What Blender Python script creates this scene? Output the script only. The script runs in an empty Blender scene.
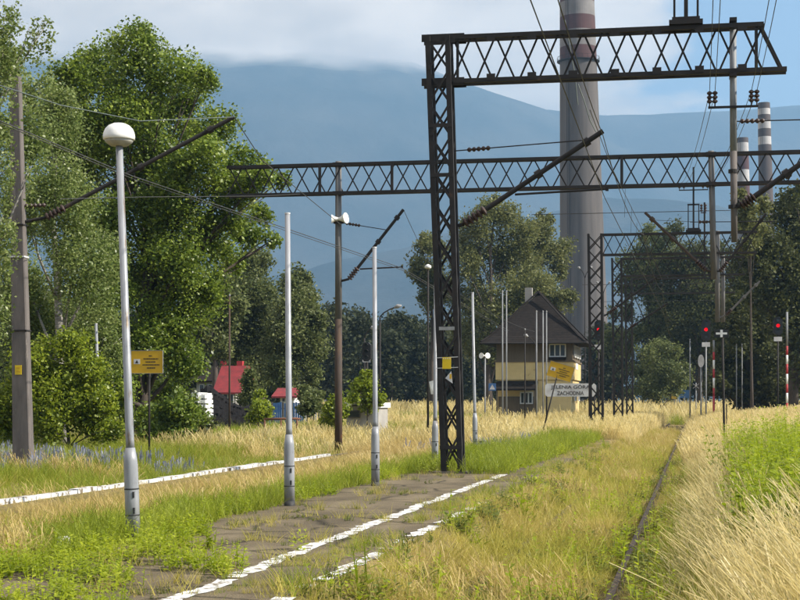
import bpy, bmesh, math, random
import numpy as np
from mathutils import Vector, Matrix, noise as mnoise

random.seed(11)
rng = np.random.default_rng(11)
R = math.radians
scene = bpy.context.scene
COL = scene.collection

# ---------------------------------------------------------------- camera, world, sun, exposure
EYE = 1.65
YAW = R(10.5)
FPX = 1590.0            # focal length in photo pixels (photo 800 wide)
HOR = 402.0             # photo row of the horizon
SN, CS = math.sin(YAW), math.cos(YAW)

cam_d = bpy.data.cameras.new('camera')
cam = bpy.data.objects.new('camera', cam_d)
COL.objects.link(cam)
cam.location = (0, 0, EYE)
cam.rotation_euler = (R(90), 0, YAW)
cam_d.sensor_width = 36.0
cam_d.lens = FPX / 800 * 36.0
cam_d.shift_y = (HOR - 300) / 800
cam_d.clip_start = 0.2
cam_d.clip_end = 60000
scene.camera = cam

SUN_EL, SUN_AZ = R(38), R(93)          # azimuth clockwise from +Y
sun_dir = Vector((math.sin(SUN_AZ) * math.cos(SUN_EL), math.cos(SUN_AZ) * math.cos(SUN_EL), math.sin(SUN_EL)))

world = bpy.data.worlds.new('World')
scene.world = world
world.use_nodes = True


def build_world():
    nt = world.node_tree
    nt.nodes.clear()
    N, L = nt.nodes.new, nt.links.new
    out = N('ShaderNodeOutputWorld')
    bg = N('ShaderNodeBackground')
    bg.inputs['Strength'].default_value = 0.09
    sky = N('ShaderNodeTexSky')
    sky.sky_type = 'NISHITA'
    sky.sun_disc = False
    sky.sun_elevation = SUN_EL
    sky.sun_rotation = SUN_AZ
    sky.air_density = 1.0
    sky.dust_density = 1.5
    sky.ozone_density = 1.5
    tc = N('ShaderNodeTexCoord')
    sep = N('ShaderNodeSeparateXYZ')
    L(tc.outputs['Generated'], sep.inputs[0])
    # project the view direction on a flat cloud layer so clouds get smaller towards the horizon
    zc = N('ShaderNodeMath'); zc.operation = 'MAXIMUM'; zc.inputs[1].default_value = 0.0
    L(sep.outputs['Z'], zc.inputs[0])
    za = N('ShaderNodeMath'); za.operation = 'ADD'; za.inputs[1].default_value = 0.22
    L(zc.outputs[0], za.inputs[0])
    dv = N('ShaderNodeVectorMath'); dv.operation = 'DIVIDE'
    cz = N('ShaderNodeCombineXYZ')
    for k in range(3):
        L(za.outputs[0], cz.inputs[k])
    L(tc.outputs['Generated'], dv.inputs[0])
    L(cz.outputs[0], dv.inputs[1])
    no = N('ShaderNodeTexNoise')
    no.inputs['Scale'].default_value = 2.0
    no.inputs['Detail'].default_value = 8
    no.inputs['Roughness'].default_value = 0.55
    mp = N('ShaderNodeMapping')
    mp.inputs['Location'].default_value = (3.3, 1.7, 0.4)
    L(dv.outputs[0], mp.inputs[0])
    L(mp.outputs[0], no.inputs['Vector'])
    # the bank of cloud lies to the left (over the mountain); it breaks up smoothly to the right
    az = N('ShaderNodeMath'); az.operation = 'MULTIPLY_ADD'
    az.inputs[1].default_value = -2.6; az.inputs[2].default_value = 0.10
    L(sep.outputs['X'], az.inputs[0])
    azc = N('ShaderNodeClamp'); azc.inputs[1].default_value = -0.15 ; azc.inputs['Min'].default_value = 0.0; azc.inputs['Max'].default_value = 0.62
    L(az.outputs[0], azc.inputs[0])
    ad = N('ShaderNodeMath'); ad.operation = 'MULTIPLY_ADD'
    ad.inputs[1].default_value = 0.62
    L(azc.outputs[0], ad.inputs[0])
    L(no.outputs['Fac'], ad.inputs[2])
    mask = N('ShaderNodeMapRange')
    mask.interpolation_type = 'SMOOTHSTEP'
    mask.inputs['From Min'].default_value = 0.48
    mask.inputs['From Max'].default_value = 0.60
    L(ad.outputs[0], mask.inputs['Value'])
    # cloud tone: soft grey-white mottling
    n2 = N('ShaderNodeTexNoise'); n2.inputs['Scale'].default_value = 5.5; n2.inputs['Detail'].default_value = 5
    L(dv.outputs[0], n2.inputs['Vector'])
    cr = N('ShaderNodeValToRGB')
    cr.color_ramp.elements[0].position = 0.3
    cr.color_ramp.elements[0].color = (5.6, 4.7, 3.9, 1)
    cr.color_ramp.elements[1].position = 0.7
    cr.color_ramp.elements[1].color = (9.2, 7.8, 6.4, 1)
    L(n2.outputs['Fac'], cr.inputs[0])
    mx = N('ShaderNodeMix'); mx.data_type = 'RGBA'
    L(mask.outputs[0], mx.inputs[0])
    L(sky.outputs[0], mx.inputs[6])
    L(cr.outputs[0], mx.inputs[7])
    L(mx.outputs[2], bg.inputs['Color'])
    L(bg.outputs[0], out.inputs['Surface'])


build_world()

sun_d = bpy.data.lights.new('sun', 'SUN')
sun_d.energy = 5.0
sun_d.angle = R(0.55)
sun_d.color = (1.0, 0.93, 0.80)
sun = bpy.data.objects.new('sun', sun_d)
sun.rotation_euler = (-sun_dir).to_track_quat('-Z', 'Y').to_euler()
sun.location = (60, 30, 60)
COL.objects.link(sun)

scene.view_settings.view_transform = 'Standard'
scene.view_settings.look = 'None'
scene.view_settings.gamma = 1
scene.view_settings.exposure = 1.12
scene.render.engine = 'CYCLES'
cy = scene.cycles
cy.max_bounces = 6
cy.diffuse_bounces = 2
cy.glossy_bounces = 2
cy.transmission_bounces = 3
cy.transparent_max_bounces = 6
cy.volume_bounces = 0
cy.caustics_reflective = False
cy.caustics_refractive = False
try:
    cy.use_denoising = True
    cy.denoiser = 'OPENIMAGEDENOISE'
except Exception:
    pass


# ---------------------------------------------------------------- helpers: places
def at(px, py, D):
    """photo pixel + distance along the view axis -> world point"""
    u, v = (px - 400) / FPX, (HOR - py) / FPX
    return Vector((D * (-SN + u * CS), D * (CS + u * SN), EYE + D * v))


def aty(px, py, Y):
    u = (px - 400) / FPX
    return at(px, py, Y / (CS + u * SN))


def gp(px, py, z=0.0):
    return at(px, py, (EYE - z) * FPX / (py - HOR))


def smooth(a, b, x):
    t = np.clip((x - a) / (b - a), 0, 1)
    return t * t * (3 - 2 * t)


def terr(X, Y):
    X = np.asarray(X, float); Y = np.asarray(Y, float)
    z = np.full(np.broadcast(X, Y).shape, -0.2)
    z = z + 0.2 * (smooth(-11.25, -11.15, X) - smooth(-3.25, -2.7, X)) * (1 - smooth(100, 130, Y))
    bed2 = smooth(-15.2, -14.2, X) - smooth(-11.3, -11.2, X)
    z = z - 0.3 * bed2
    bed1 = smooth(-3.1, -2.4, X) - smooth(-0.2, 1.2, X)
    z = z - 0.3 * bed1 * (1 - smooth(150, 200, Y))
    z = z + (0.42 * smooth(0.2, 2.6, X) + 0.45 * smooth(2.0, 7.0, X)) * (1 - smooth(90, 160, Y))
    z = z + 0.10 * np.sin(X * 0.31 + 1.3) * np.sin(Y * 0.17) * (np.abs(X + 7) > 5) * (1 - bed1)
    return z


def tz(x, y):
    return float(terr(x, y))


# ---------------------------------------------------------------- helpers: meshes
class MB:
    def __init__(self):
        self.v = []; self.f = []

    def add(self, vs, fs):
        o = len(self.v)
        self.v += [tuple(p) for p in vs]
        self.f += [tuple(i + o for i in f) for f in fs]
        return self

    def box(self, c, s, rot=None):
        hx, hy, hz = s[0] / 2, s[1] / 2, s[2] / 2
        vs = [Vector((x * hx, y * hy, z * hz)) for z in (-1, 1) for y in (-1, 1) for x in (-1, 1)]
        if rot is not None:
            vs = [rot @ p for p in vs]
        c = Vector(c)
        return self.add([p + c for p in vs], [(0, 2, 3, 1), (4, 5, 7, 6), (0, 1, 5, 4), (2, 6, 7, 3), (0, 4, 6, 2), (1, 3, 7, 5)])

    def bar(self, p, q, w, h=None, up=(0, 0, 1)):
        p, q = Vector(p), Vector(q)
        h = h or w
        d = (q - p)
        if d.length < 1e-6:
            return self
        dn = d.normalized()
        up = Vector(up)
        if abs(dn.dot(up)) > 0.98:
            up = Vector((0, 1, 0))
        s = dn.cross(up).normalized()
        t = s.cross(dn).normalized()
        a, b = s * w / 2, t * h / 2
        vs = [p - a - b, p + a - b, p + a + b, p - a + b, q - a - b, q + a - b, q + a + b, q - a + b]
        return self.add(vs, [(0, 3, 2, 1), (4, 5, 6, 7), (0, 1, 5, 4), (1, 2, 6, 5), (2, 3, 7, 6), (3, 0, 4, 7)])

    def tube(self, pts, rad, n=8, cap=True):
        pts = [Vector(p) for p in pts]
        if not hasattr(rad, '__len__'):
            rad = [rad] * len(pts)
        vs = []
        ref = None
        for i, p in enumerate(pts):
            d = (pts[min(i + 1, len(pts) - 1)] - pts[max(i - 1, 0)])
            d = d.normalized() if d.length > 1e-9 else Vector((0, 0, 1))
            if ref is None:
                ref = Vector((1, 0, 0)) if abs(d.x) < 0.9 else Vector((0, 1, 0))
            s = d.cross(ref).normalized()
            t = s.cross(d)
            ref = t
            for k in range(n):
                a = 2 * math.pi * k / n
                vs.append(p + (s * math.cos(a) + t * math.sin(a)) * rad[i])
        fs = []
        for i in range(len(pts) - 1):
            for k in range(n):
                k2 = (k + 1) % n
                fs.append((i * n + k, i * n + k2, (i + 1) * n + k2, (i + 1) * n + k))
        if cap:
            fs.append(tuple(range(n - 1, -1, -1)))
            fs.append(tuple((len(pts) - 1) * n + k for k in range(n)))
        return self.add(vs, fs)

    def lathe(self, c, prof, n=20):
        """prof: list of (radius, z) from bottom to top"""
        c = Vector(c)
        vs, fs = [], []
        for r, z in prof:
            for k in range(n):
                a = 2 * math.pi * k / n
                vs.append(c + Vector((r * math.cos(a), r * math.sin(a), z)))
        for i in range(len(prof) - 1):
            for k in range(n):
                k2 = (k + 1) % n
                fs.append((i * n + k, i * n + k2, (i + 1) * n + k2, (i + 1) * n + k))
        fs.append(tuple(range(n - 1, -1, -1)))
        fs.append(tuple((len(prof) - 1) * n + k for k in range(n)))
        return self.add(vs, fs)


ORG = {}


def link(name, mesh, parent=None):
    o = bpy.data.objects.new(name, mesh)
    COL.objects.link(o)
    if parent is not None:
        o.parent = parent
    return o


def part(name, mb, mat, parent=None, smooth_shade=False, origin=None, label=None):
    """mb is in world coordinates; the mesh is stored relative to its own base so it can be moved"""
    vs = np.array(mb.v, float)
    po = ORG.get(parent.name, Vector((0, 0, 0))) if parent is not None else Vector((0, 0, 0))
    if origin is None:
        mn, mxx = vs.min(0), vs.max(0)
        origin = Vector(((mn[0] + mxx[0]) / 2, (mn[1] + mxx[1]) / 2, mn[2])) if parent is None else Vector((vs.mean(0)))
    origin = Vector(origin)
    me = bpy.data.meshes.new(name)
    me.from_pydata([tuple(p) for p in (vs - np.array(origin))], [], mb.f)
    if smooth_shade:
        me.polygons.foreach_set('use_smooth', [True] * len(me.polygons))
    me.materials.append(mat)
    me.update()
    o = link(name, me, parent)
    o.location = origin - po
    ORG[o.name] = origin
    if label:
        o['label'] = label
    return o


def auto_smooth(o, ang=40):
    """sharp edges stay sharp on a smooth-shaded tube"""
    bm = bmesh.new(); bm.from_mesh(o.data)
    for e in bm.edges:
        if len(e.link_faces) == 2 and e.calc_face_angle(0) > R(ang):
            e.smooth = False
    bm.to_mesh(o.data); bm.free()


def root(name, loc, label, cat, group=None):
    o = bpy.data.objects.new(name, None)
    COL.objects.link(o)
    o.empty_display_size = 0.3
    o.location = loc
    ORG[o.name] = Vector(loc)
    return tag(o, label, cat, group)


def tag(o, label=None, cat=None, group=None, kind=None):
    if label: o['label'] = label
    if cat: o['category'] = cat
    if group: o['group'] = group
    if kind: o['kind'] = kind
    return o


def share(src, name, parent, world_loc, rot=None):
    """another object on the same mesh data"""
    o = src.copy()
    o.name = name
    COL.objects.link(o)
    o.parent = parent
    o.location = Vector(world_loc) - ORG[parent.name]
    if rot is not None:
        o.rotation_euler = rot
    ORG[o.name] = Vector(world_loc)
    return o


def np_mesh(name, V, F, mat, smooth_shade=False):
    """V (n,3), F (m,k) all faces the same size"""
    me = bpy.data.meshes.new(name)
    m, k = F.shape
    me.vertices.add(len(V)); me.vertices.foreach_set('co', V.astype(np.float32).ravel())
    me.loops.add(m * k); me.loops.foreach_set('vertex_index', F.astype(np.int32).ravel())
    me.polygons.add(m)
    me.polygons.foreach_set('loop_start', np.arange(0, m * k, k, dtype=np.int32))
    me.polygons.foreach_set('loop_total', np.full(m, k, dtype=np.int32))
    me.update(calc_edges=True)
    if smooth_shade:
        me.polygons.foreach_set('use_smooth', [True] * m)
    if mat is not None:
        me.materials.append(mat)
    return me


# ---------------------------------------------------------------- helpers: materials
def new_mat(name):
    m = bpy.data.materials.new(name)
    m.use_nodes = True
    nt = m.node_tree
    nt.nodes.clear()
    out = nt.nodes.new('ShaderNodeOutputMaterial')
    return m, nt, out


def surf(name, c1, c2=None, rough=0.7, scale=4.0, detail=5, metal=0.0, bump=0.0, bscale=None, c3=None, c3pos=0.66,
         stretch=None, lo=0.35, hi=0.65, spec=0.4, coord='Position'):
    """procedural two/three-tone worn surface"""
    m, nt, out = new_mat(name)
    N, L = nt.nodes.new, nt.links.new
    b = N('ShaderNodeBsdfPrincipled')
    b.inputs['Roughness'].default_value = rough
    b.inputs['Metallic'].default_value = metal
    b.inputs['Specular IOR Level'].default_value = spec
    L(b.outputs[0], out.inputs['Surface'])
    c2 = c2 or tuple(x * 0.75 for x in c1)
    g = N('ShaderNodeNewGeometry') if coord == 'Position' else N('ShaderNodeTexCoord')
    vec = g.outputs['Position'] if coord == 'Position' else g.outputs['Object']
    mp = N('ShaderNodeMapping')
    if stretch: mp.inputs['Scale'].default_value = stretch
    L(vec, mp.inputs[0])
    no = N('ShaderNodeTexNoise')
    no.inputs['Scale'].default_value = scale
    no.inputs['Detail'].default_value = detail
    no.inputs['Roughness'].default_value = 0.6
    L(mp.outputs[0], no.inputs['Vector'])
    cr = N('ShaderNodeValToRGB')
    e = cr.color_ramp.elements
    e[0].position, e[0].color = lo, (*c1, 1)
    e[1].position, e[1].color = hi, (*c2, 1)
    if c3:
        k = e.new(c3pos if c3pos > hi else hi + 0.05)
        k.color = (*c3, 1)
    L(no.outputs['Fac'], cr.inputs[0])
    L(cr.outputs[0], b.inputs['Base Color'])
    if bump:
        n2 = N('ShaderNodeTexNoise')
        n2.inputs['Scale'].default_value = bscale or scale * 6
        n2.inputs['Detail'].default_value = 6
        L(mp.outputs[0], n2.inputs['Vector'])
        bp = N('ShaderNodeBump')
        bp.inputs['Strength'].default_value = 0.6
        bp.inputs['Distance'].default_value = bump
        L(n2.outputs['Fac'], bp.inputs['Height'])
        L(bp.outputs[0], b.inputs['Normal'])
    return m


def leafmat(name, dark, mid, light, transl=0.35, rough=0.45, patch=0.25, spec=0.5, rand='island', patch_scale=0.35,
            warm=None, warm_scale=0.12, warm_amt=0.0):
    """foliage / grass: per-leaf colour plus world-space clumping; part of the light goes through the blade"""
    m, nt, out = new_mat(name)
    N, L = nt.nodes.new, nt.links.new
    g = N('ShaderNodeNewGeometry')
    if rand == 'island':
        r = g.outputs['Random Per Island']
    else:
        av = N('ShaderNodeMix'); av.data_type = 'FLOAT'; av.inputs[0].default_value = 0.5
        L(N('ShaderNodeObjectInfo').outputs['Random'], av.inputs[2]); L(g.outputs['Random Per Island'], av.inputs[3])
        r = av.outputs[0]
    no = N('ShaderNodeTexNoise')
    no.inputs['Scale'].default_value = patch_scale
    no.inputs['Detail'].default_value = 3
    L(g.outputs['Position'], no.inputs['Vector'])
    mr = N('ShaderNodeMapRange')
    mr.inputs['From Min'].default_value = 0.3; mr.inputs['From Max'].default_value = 0.7
    L(no.outputs['Fac'], mr.inputs['Value'])
    mixf = N('ShaderNodeMix'); mixf.data_type = 'FLOAT'
    mixf.inputs[0].default_value = patch
    L(r, mixf.inputs[2]); L(mr.outputs[0], mixf.inputs[3])
    cr = N('ShaderNodeValToRGB')
    e = cr.color_ramp.elements
    e[0].position, e[0].color = 0.1, (*dark, 1)
    e[1].position, e[1].color = 0.9, (*light, 1)
    k = e.new(0.5); k.color = (*mid, 1)
    L(mixf.outputs[0], cr.inputs[0])
    col = cr.outputs[0]
    if warm:
        nw = N('ShaderNodeTexNoise'); nw.inputs['Scale'].default_value = warm_scale; nw.inputs['Detail'].default_value = 4
        L(g.outputs['Position'], nw.inputs['Vector'])
        mw = N('ShaderNodeMapRange'); mw.inputs['From Min'].default_value = 0.45; mw.inputs['From Max'].default_value = 0.62
        mw.inputs['To Max'].default_value = warm_amt
        L(nw.outputs['Fac'], mw.inputs['Value'])
        mc = N('ShaderNodeMix'); mc.data_type = 'RGBA'
        L(mw.outputs[0], mc.inputs[0]); L(col, mc.inputs[6]); mc.inputs[7].default_value = (*warm, 1)
        col = mc.outputs[2]
    b = N('ShaderNodeBsdfPrincipled')
    b.inputs['Roughness'].default_value = rough
    b.inputs['Specular IOR Level'].default_value = spec
    L(col, b.inputs['Base Color'])
    t = N('ShaderNodeBsdfTranslucent')
    L(col, t.inputs['Color'])
    ms = N('ShaderNodeMixShader'); ms.inputs[0].default_value = transl
    L(b.outputs[0], ms.inputs[1]); L(t.outputs[0], ms.inputs[2])
    L(ms.outputs[0], out.inputs['Surface'])
    return m


def glow(name, col, strength):
    m, nt, out = new_mat(name)
    e = nt.nodes.new('ShaderNodeEmission')
    e.inputs['Color'].default_value = (*col, 1)
    e.inputs['Strength'].default_value = strength
    nt.links.new(e.outputs[0], out.inputs['Surface'])
    return m


M = {}
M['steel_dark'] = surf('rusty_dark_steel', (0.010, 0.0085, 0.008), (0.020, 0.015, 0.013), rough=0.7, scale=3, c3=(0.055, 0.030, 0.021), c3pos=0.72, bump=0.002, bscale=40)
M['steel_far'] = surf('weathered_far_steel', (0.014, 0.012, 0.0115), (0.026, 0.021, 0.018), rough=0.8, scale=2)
M['column_grey'] = surf('grey_painted_column', (0.15, 0.145, 0.14), (0.10, 0.092, 0.085), rough=0.7, scale=2.5, stretch=(3, 3, 0.6), c3=(0.16, 0.09, 0.055), c3pos=0.72)
M['column_rust'] = surf('rusty_column', (0.045, 0.034, 0.028), (0.085, 0.05, 0.03), rough=0.8, scale=2.0, stretch=(3, 3, 0.7), c3=(0.26, 0.12, 0.045), c3pos=0.7)
M['concrete_post'] = surf('old_concrete_post', (0.145, 0.125, 0.115), (0.10, 0.087, 0.08), rough=0.9, scale=3, stretch=(2, 2, 0.5), bump=0.004, bscale=30, c3=(0.18, 0.155, 0.14))
M['galv'] = surf('galvanised_pole', (0.31, 0.315, 0.33), (0.24, 0.245, 0.26), rough=0.45, scale=6, stretch=(2, 2, 0.35), c3=(0.15, 0.11, 0.075), c3pos=0.69, metal=0.15, lo=0.4, hi=0.6)
M['galv_dull'] = surf('dull_grey_pole', (0.24, 0.25, 0.26), (0.17, 0.175, 0.18), rough=0.6, scale=6, stretch=(2, 2, 0.4))
M['tar'] = surf('black_tar_paint', (0.022, 0.022, 0.024), (0.05, 0.048, 0.046), rough=0.7, scale=12)
M['white_dome'] = surf('white_enamel', (0.80, 0.79, 0.76), (0.70, 0.69, 0.66), rough=0.35, scale=8)
M['dome_ring'] = surf('dirty_lamp_skirt', (0.42, 0.40, 0.35), (0.30, 0.29, 0.26), rough=0.5, scale=12)
M['yellow'] = surf('yellow_sign_paint', (0.62, 0.37, 0.012), (0.54, 0.31, 0.012), rough=0.5, scale=3, c3=(0.5, 0.34, 0.04))
M['yellow_bright'] = surf('bright_yellow_plate', (0.72, 0.52, 0.01), (0.62, 0.42, 0.01), rough=0.5, scale=5)
M['ink'] = surf('black_sign_ink', (0.02, 0.018, 0.016), (0.035, 0.03, 0.028), rough=0.6, scale=10)
M['sign_grey'] = surf('back_of_sign', (0.30, 0.30, 0.30), (0.22, 0.22, 0.22), rough=0.6, scale=6)
M['sign_white'] = surf('dirty_white_board', (0.68, 0.67, 0.66), (0.52, 0.50, 0.49), rough=0.6, scale=3, c3=(0.45, 0.40, 0.38))
M['white'] = surf('weathered_white_paint', (0.78, 0.77, 0.74), (0.66, 0.65, 0.62), rough=0.7, scale=2.5)
M['red'] = surf('faded_red_paint', (0.42, 0.035, 0.04), (0.33, 0.03, 0.035), rough=0.6, scale=4)
M['red_roof'] = surf('red_metal_roof', (0.24, 0.026, 0.030), (0.15, 0.022, 0.025), rough=0.7, scale=2.5, detail=8)
M['blue'] = surf('blue_paint', (0.06, 0.16, 0.36), (0.05, 0.12, 0.28), rough=0.6, scale=3)
M['black'] = surf('black_housing', (0.012, 0.012, 0.013), (0.02, 0.02, 0.021), rough=0.6, scale=8)
M['insulator'] = surf('brown_porcelain', (0.035, 0.018, 0.013), (0.05, 0.027, 0.02), rough=0.55, scale=8)
M['wire'] = surf('overhead_wire', (0.035, 0.034, 0.033), (0.06, 0.058, 0.055), rough=0.6, scale=3)
M['wire_pale'] = surf('oxidised_cable', (0.11, 0.135, 0.125), (0.08, 0.10, 0.095), rough=0.6, scale=3)
M['rail'] = surf('rusty_rail', (0.06, 0.043, 0.033), (0.035, 0.028, 0.024), rough=0.75, spec=0.2, scale=6, c3=(0.10, 0.08, 0.07), c3pos=0.72)
M['kerb_white'] = surf('worn_white_line', (0.74, 0.735, 0.73), (0.56, 0.55, 0.53), rough=0.85, scale=7, detail=8, lo=0.35, hi=0.52, c3=(0.15, 0.12, 0.08), c3pos=0.585, bump=0.004, bscale=25)
M['stone'] = surf('pale_stone', (0.7, 0.68, 0.66), (0.5, 0.49, 0.47), rough=0.8, scale=8)
M['bark'] = surf('dark_bark', (0.05, 0.038, 0.03), (0.09, 0.07, 0.055), rough=0.9, scale=6, stretch=(3, 3, 0.6), bump=0.02, bscale=14)
M['bark_birch'] = surf('birch_bark', (0.35, 0.33, 0.30), (0.10, 0.085, 0.07), rough=0.85, scale=4, stretch=(0.6, 0.6, 4))
M['chimney'] = surf('chimney_concrete', (0.112, 0.098, 0.091), (0.072, 0.063, 0.059), rough=0.9, scale=0.45, stretch=(1, 1, 0.06), detail=9, lo=0.4, hi=0.62)  # grey lowered to carry cloud shade; the streaks are soot
M['band_white'] = surf('shaded_white_band', (0.22, 0.205, 0.20), (0.15, 0.14, 0.138), rough=0.9, scale=0.25)  # white paint darkened in its colour to stand for cloud shade
M['band_red'] = surf('shaded_red_band', (0.085, 0.036, 0.034), (0.060, 0.031, 0.03), rough=0.9, scale=0.25)  # red toned down the same way, cloud shade in the colour
M['band_dark'] = surf('dark_chimney_band', (0.085, 0.066, 0.062), (0.07, 0.056, 0.053), rough=0.9, scale=0.25)
M['band_pale'] = surf('pale_chimney_band', (0.48, 0.46, 0.45), (0.38, 0.365, 0.36), rough=0.9, scale=0.25)
M['roof_dark'] = surf('dark_shingle_roof', (0.011, 0.009, 0.008), (0.021, 0.017, 0.015), rough=0.95, spec=0.15, scale=3.5, detail=8, bump=0.02, bscale=8)
M['timber_dark'] = surf('brown_boarded_wall', (0.15, 0.115, 0.075), (0.115, 0.088, 0.058), rough=0.85, scale=2, stretch=(5, 5, 0.4))
M['plaster_cream'] = surf('cream_plaster', (0.68, 0.52, 0.24), (0.58, 0.44, 0.20), rough=0.9, scale=0.8, c3=(0.42, 0.31, 0.15), bump=0.01, bscale=10)
M['plaster_grey'] = surf('grey_plaster', (0.36, 0.34, 0.31), (0.28, 0.26, 0.24), rough=0.9, scale=1.2)
M['window_frame'] = surf('white_window_frame', (0.62, 0.62, 0.60), (0.52, 0.52, 0.50), rough=0.6, scale=4)
M['glass'] = surf('dark_window_glass', (0.03, 0.035, 0.04), (0.05, 0.055, 0.06), rough=0.08, scale=1.0, spec=0.6)
M['coal'] = surf('coal', (0.006, 0.0055, 0.006), (0.014, 0.013, 0.013), rough=0.9, spec=0.1, scale=7, bump=0.05, bscale=9)
M['planks'] = surf('grey_weathered_planks', (0.17, 0.155, 0.14), (0.11, 0.10, 0.09), rough=0.9, scale=3, stretch=(4, 4, 0.5))
M['rust_rail'] = surf('rusty_pipe', (0.20, 0.085, 0.04), (0.12, 0.05, 0.03), rough=0.8, scale=8)
M['lamp_red'] = glow('red_signal_light', (1.0, 0.004, 0.012), 0.75)

# foliage
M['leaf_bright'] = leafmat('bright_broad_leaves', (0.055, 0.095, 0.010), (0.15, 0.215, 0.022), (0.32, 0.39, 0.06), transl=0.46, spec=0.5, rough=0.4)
M['leaf_birch'] = leafmat('pale_birch_leaves', (0.095, 0.140, 0.028), (0.185, 0.240, 0.058), (0.34, 0.385, 0.14), transl=0.5, spec=0.45, rough=0.4)
M['leaf_bush'] = leafmat('yellow_green_leaves', (0.09, 0.13, 0.010), (0.20, 0.26, 0.018), (0.38, 0.43, 0.04), transl=0.5)
M['leaf_poplar'] = leafmat('grey_green_leaves', (0.062, 0.082, 0.022), (0.125, 0.15, 0.045), (0.235, 0.255, 0.095), transl=0.44, spec=0.3, rough=0.5)
M['leaf_dusty'] = leafmat('dusty_green_leaves', (0.095, 0.108, 0.032), (0.16, 0.172, 0.055), (0.25, 0.25, 0.095), transl=0.42, spec=0.25)
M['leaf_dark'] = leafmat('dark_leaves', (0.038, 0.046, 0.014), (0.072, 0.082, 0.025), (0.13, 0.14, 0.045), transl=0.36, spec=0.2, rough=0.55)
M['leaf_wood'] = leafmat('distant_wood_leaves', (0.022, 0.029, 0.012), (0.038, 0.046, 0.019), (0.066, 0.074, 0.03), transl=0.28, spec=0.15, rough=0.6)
# grass
M['g_short'] = leafmat('short_meadow_grass', (0.24, 0.235, 0.03), (0.41, 0.37, 0.065), (0.62, 0.52, 0.15), transl=0.45, rand='object', patch=0.5, patch_scale=0.5, warm=(0.52, 0.37, 0.15), warm_scale=0.28, warm_amt=0.35, spec=0.25)
M['g_green'] = leafmat('green_meadow_grass', (0.15, 0.20, 0.015), (0.26, 0.31, 0.028), (0.40, 0.41, 0.07), transl=0.5, rand='object', patch=0.45, patch_scale=0.6, spec=0.25)
M['g_dry'] = leafmat('tall_dry_grass', (0.46, 0.36, 0.12), (0.70, 0.57, 0.25), (0.86, 0.75, 0.44), transl=0.48, rand='object', patch=0.35, patch_scale=0.4, spec=0.3)
M['g_pink'] = leafmat('reddish_dry_grass', (0.38, 0.27, 0.09), (0.53, 0.40, 0.15), (0.66, 0.53, 0.25), transl=0.42, rand='object', patch=0.4, patch_scale=0.5, spec=0.25)
M['g_weed'] = leafmat('broadleaf_weeds', (0.16, 0.22, 0.008), (0.32, 0.39, 0.018), (0.50, 0.54, 0.05), transl=0.52, rand='object', patch=0.45, patch_scale=1.1, spec=0.35)
M['g_blue'] = leafmat('bluish_flower_spikes', (0.14, 0.15, 0.20), (0.20, 0.21, 0.30), (0.26, 0.28, 0.36), transl=0.3, rand='object', patch=0.2)
M['g_moss'] = leafmat('dark_low_herbs', (0.08, 0.10, 0.015), (0.14, 0.17, 0.025), (0.23, 0.25, 0.05), transl=0.35, rand='object', patch=0.4, spec=0.25)


def ground_mat():
    m, nt, out = new_mat('dry_earth_and_thatch')
    N, L = nt.nodes.new, nt.links.new
    b = N('ShaderNodeBsdfPrincipled'); b.inputs['Roughness'].default_value = 0.95
    b.inputs['Specular IOR Level'].default_value = 0.15
    g = N('ShaderNodeNewGeometry')
    n1 = N('ShaderNodeTexNoise'); n1.inputs['Scale'].default_value = 0.35; n1.inputs['Detail'].default_value = 8
    n2 = N('ShaderNodeTexNoise'); n2.inputs['Scale'].default_value = 9; n2.inputs['Detail'].default_value = 6
    L(g.outputs['Position'], n1.inputs['Vector']); L(g.outputs['Position'], n2.inputs['Vector'])
    r1 = N('ShaderNodeValToRGB')
    e = r1.color_ramp.elements
    e[0].position, e[0].color = 0.35, (0.15, 0.125, 0.045, 1)
    e[1].position, e[1].color = 0.68, (0.26, 0.19, 0.085, 1)
    L(n1.outputs['Fac'], r1.inputs[0])
    mu = N('ShaderNodeMix'); mu.data_type = 'RGBA'; mu.blend_type = 'MULTIPLY'; mu.inputs[0].default_value = 0.7
    r2 = N('ShaderNodeValToRGB')
    r2.color_ramp.elements[0].position, r2.color_ramp.elements[0].color = 0.3, (0.45, 0.45, 0.45, 1)
    r2.color_ramp.elements[1].position, r2.color_ramp.elements[1].color = 0.65, (1, 1, 1, 1)
    L(n2.outputs['Fac'], r2.inputs[0])
    L(r1.outputs[0], mu.inputs[6]); L(r2.outputs[0], mu.inputs[7])
    L(mu.outputs[2], b.inputs['Base Color'])
    bp = N('ShaderNodeBump'); bp.inputs['Distance'].default_value = 0.04
    L(n2.outputs['Fac'], bp.inputs['Height']); L(bp.outputs[0], b.inputs['Normal'])
    L(b.outputs[0], out.inputs['Surface'])
    return m


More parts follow.
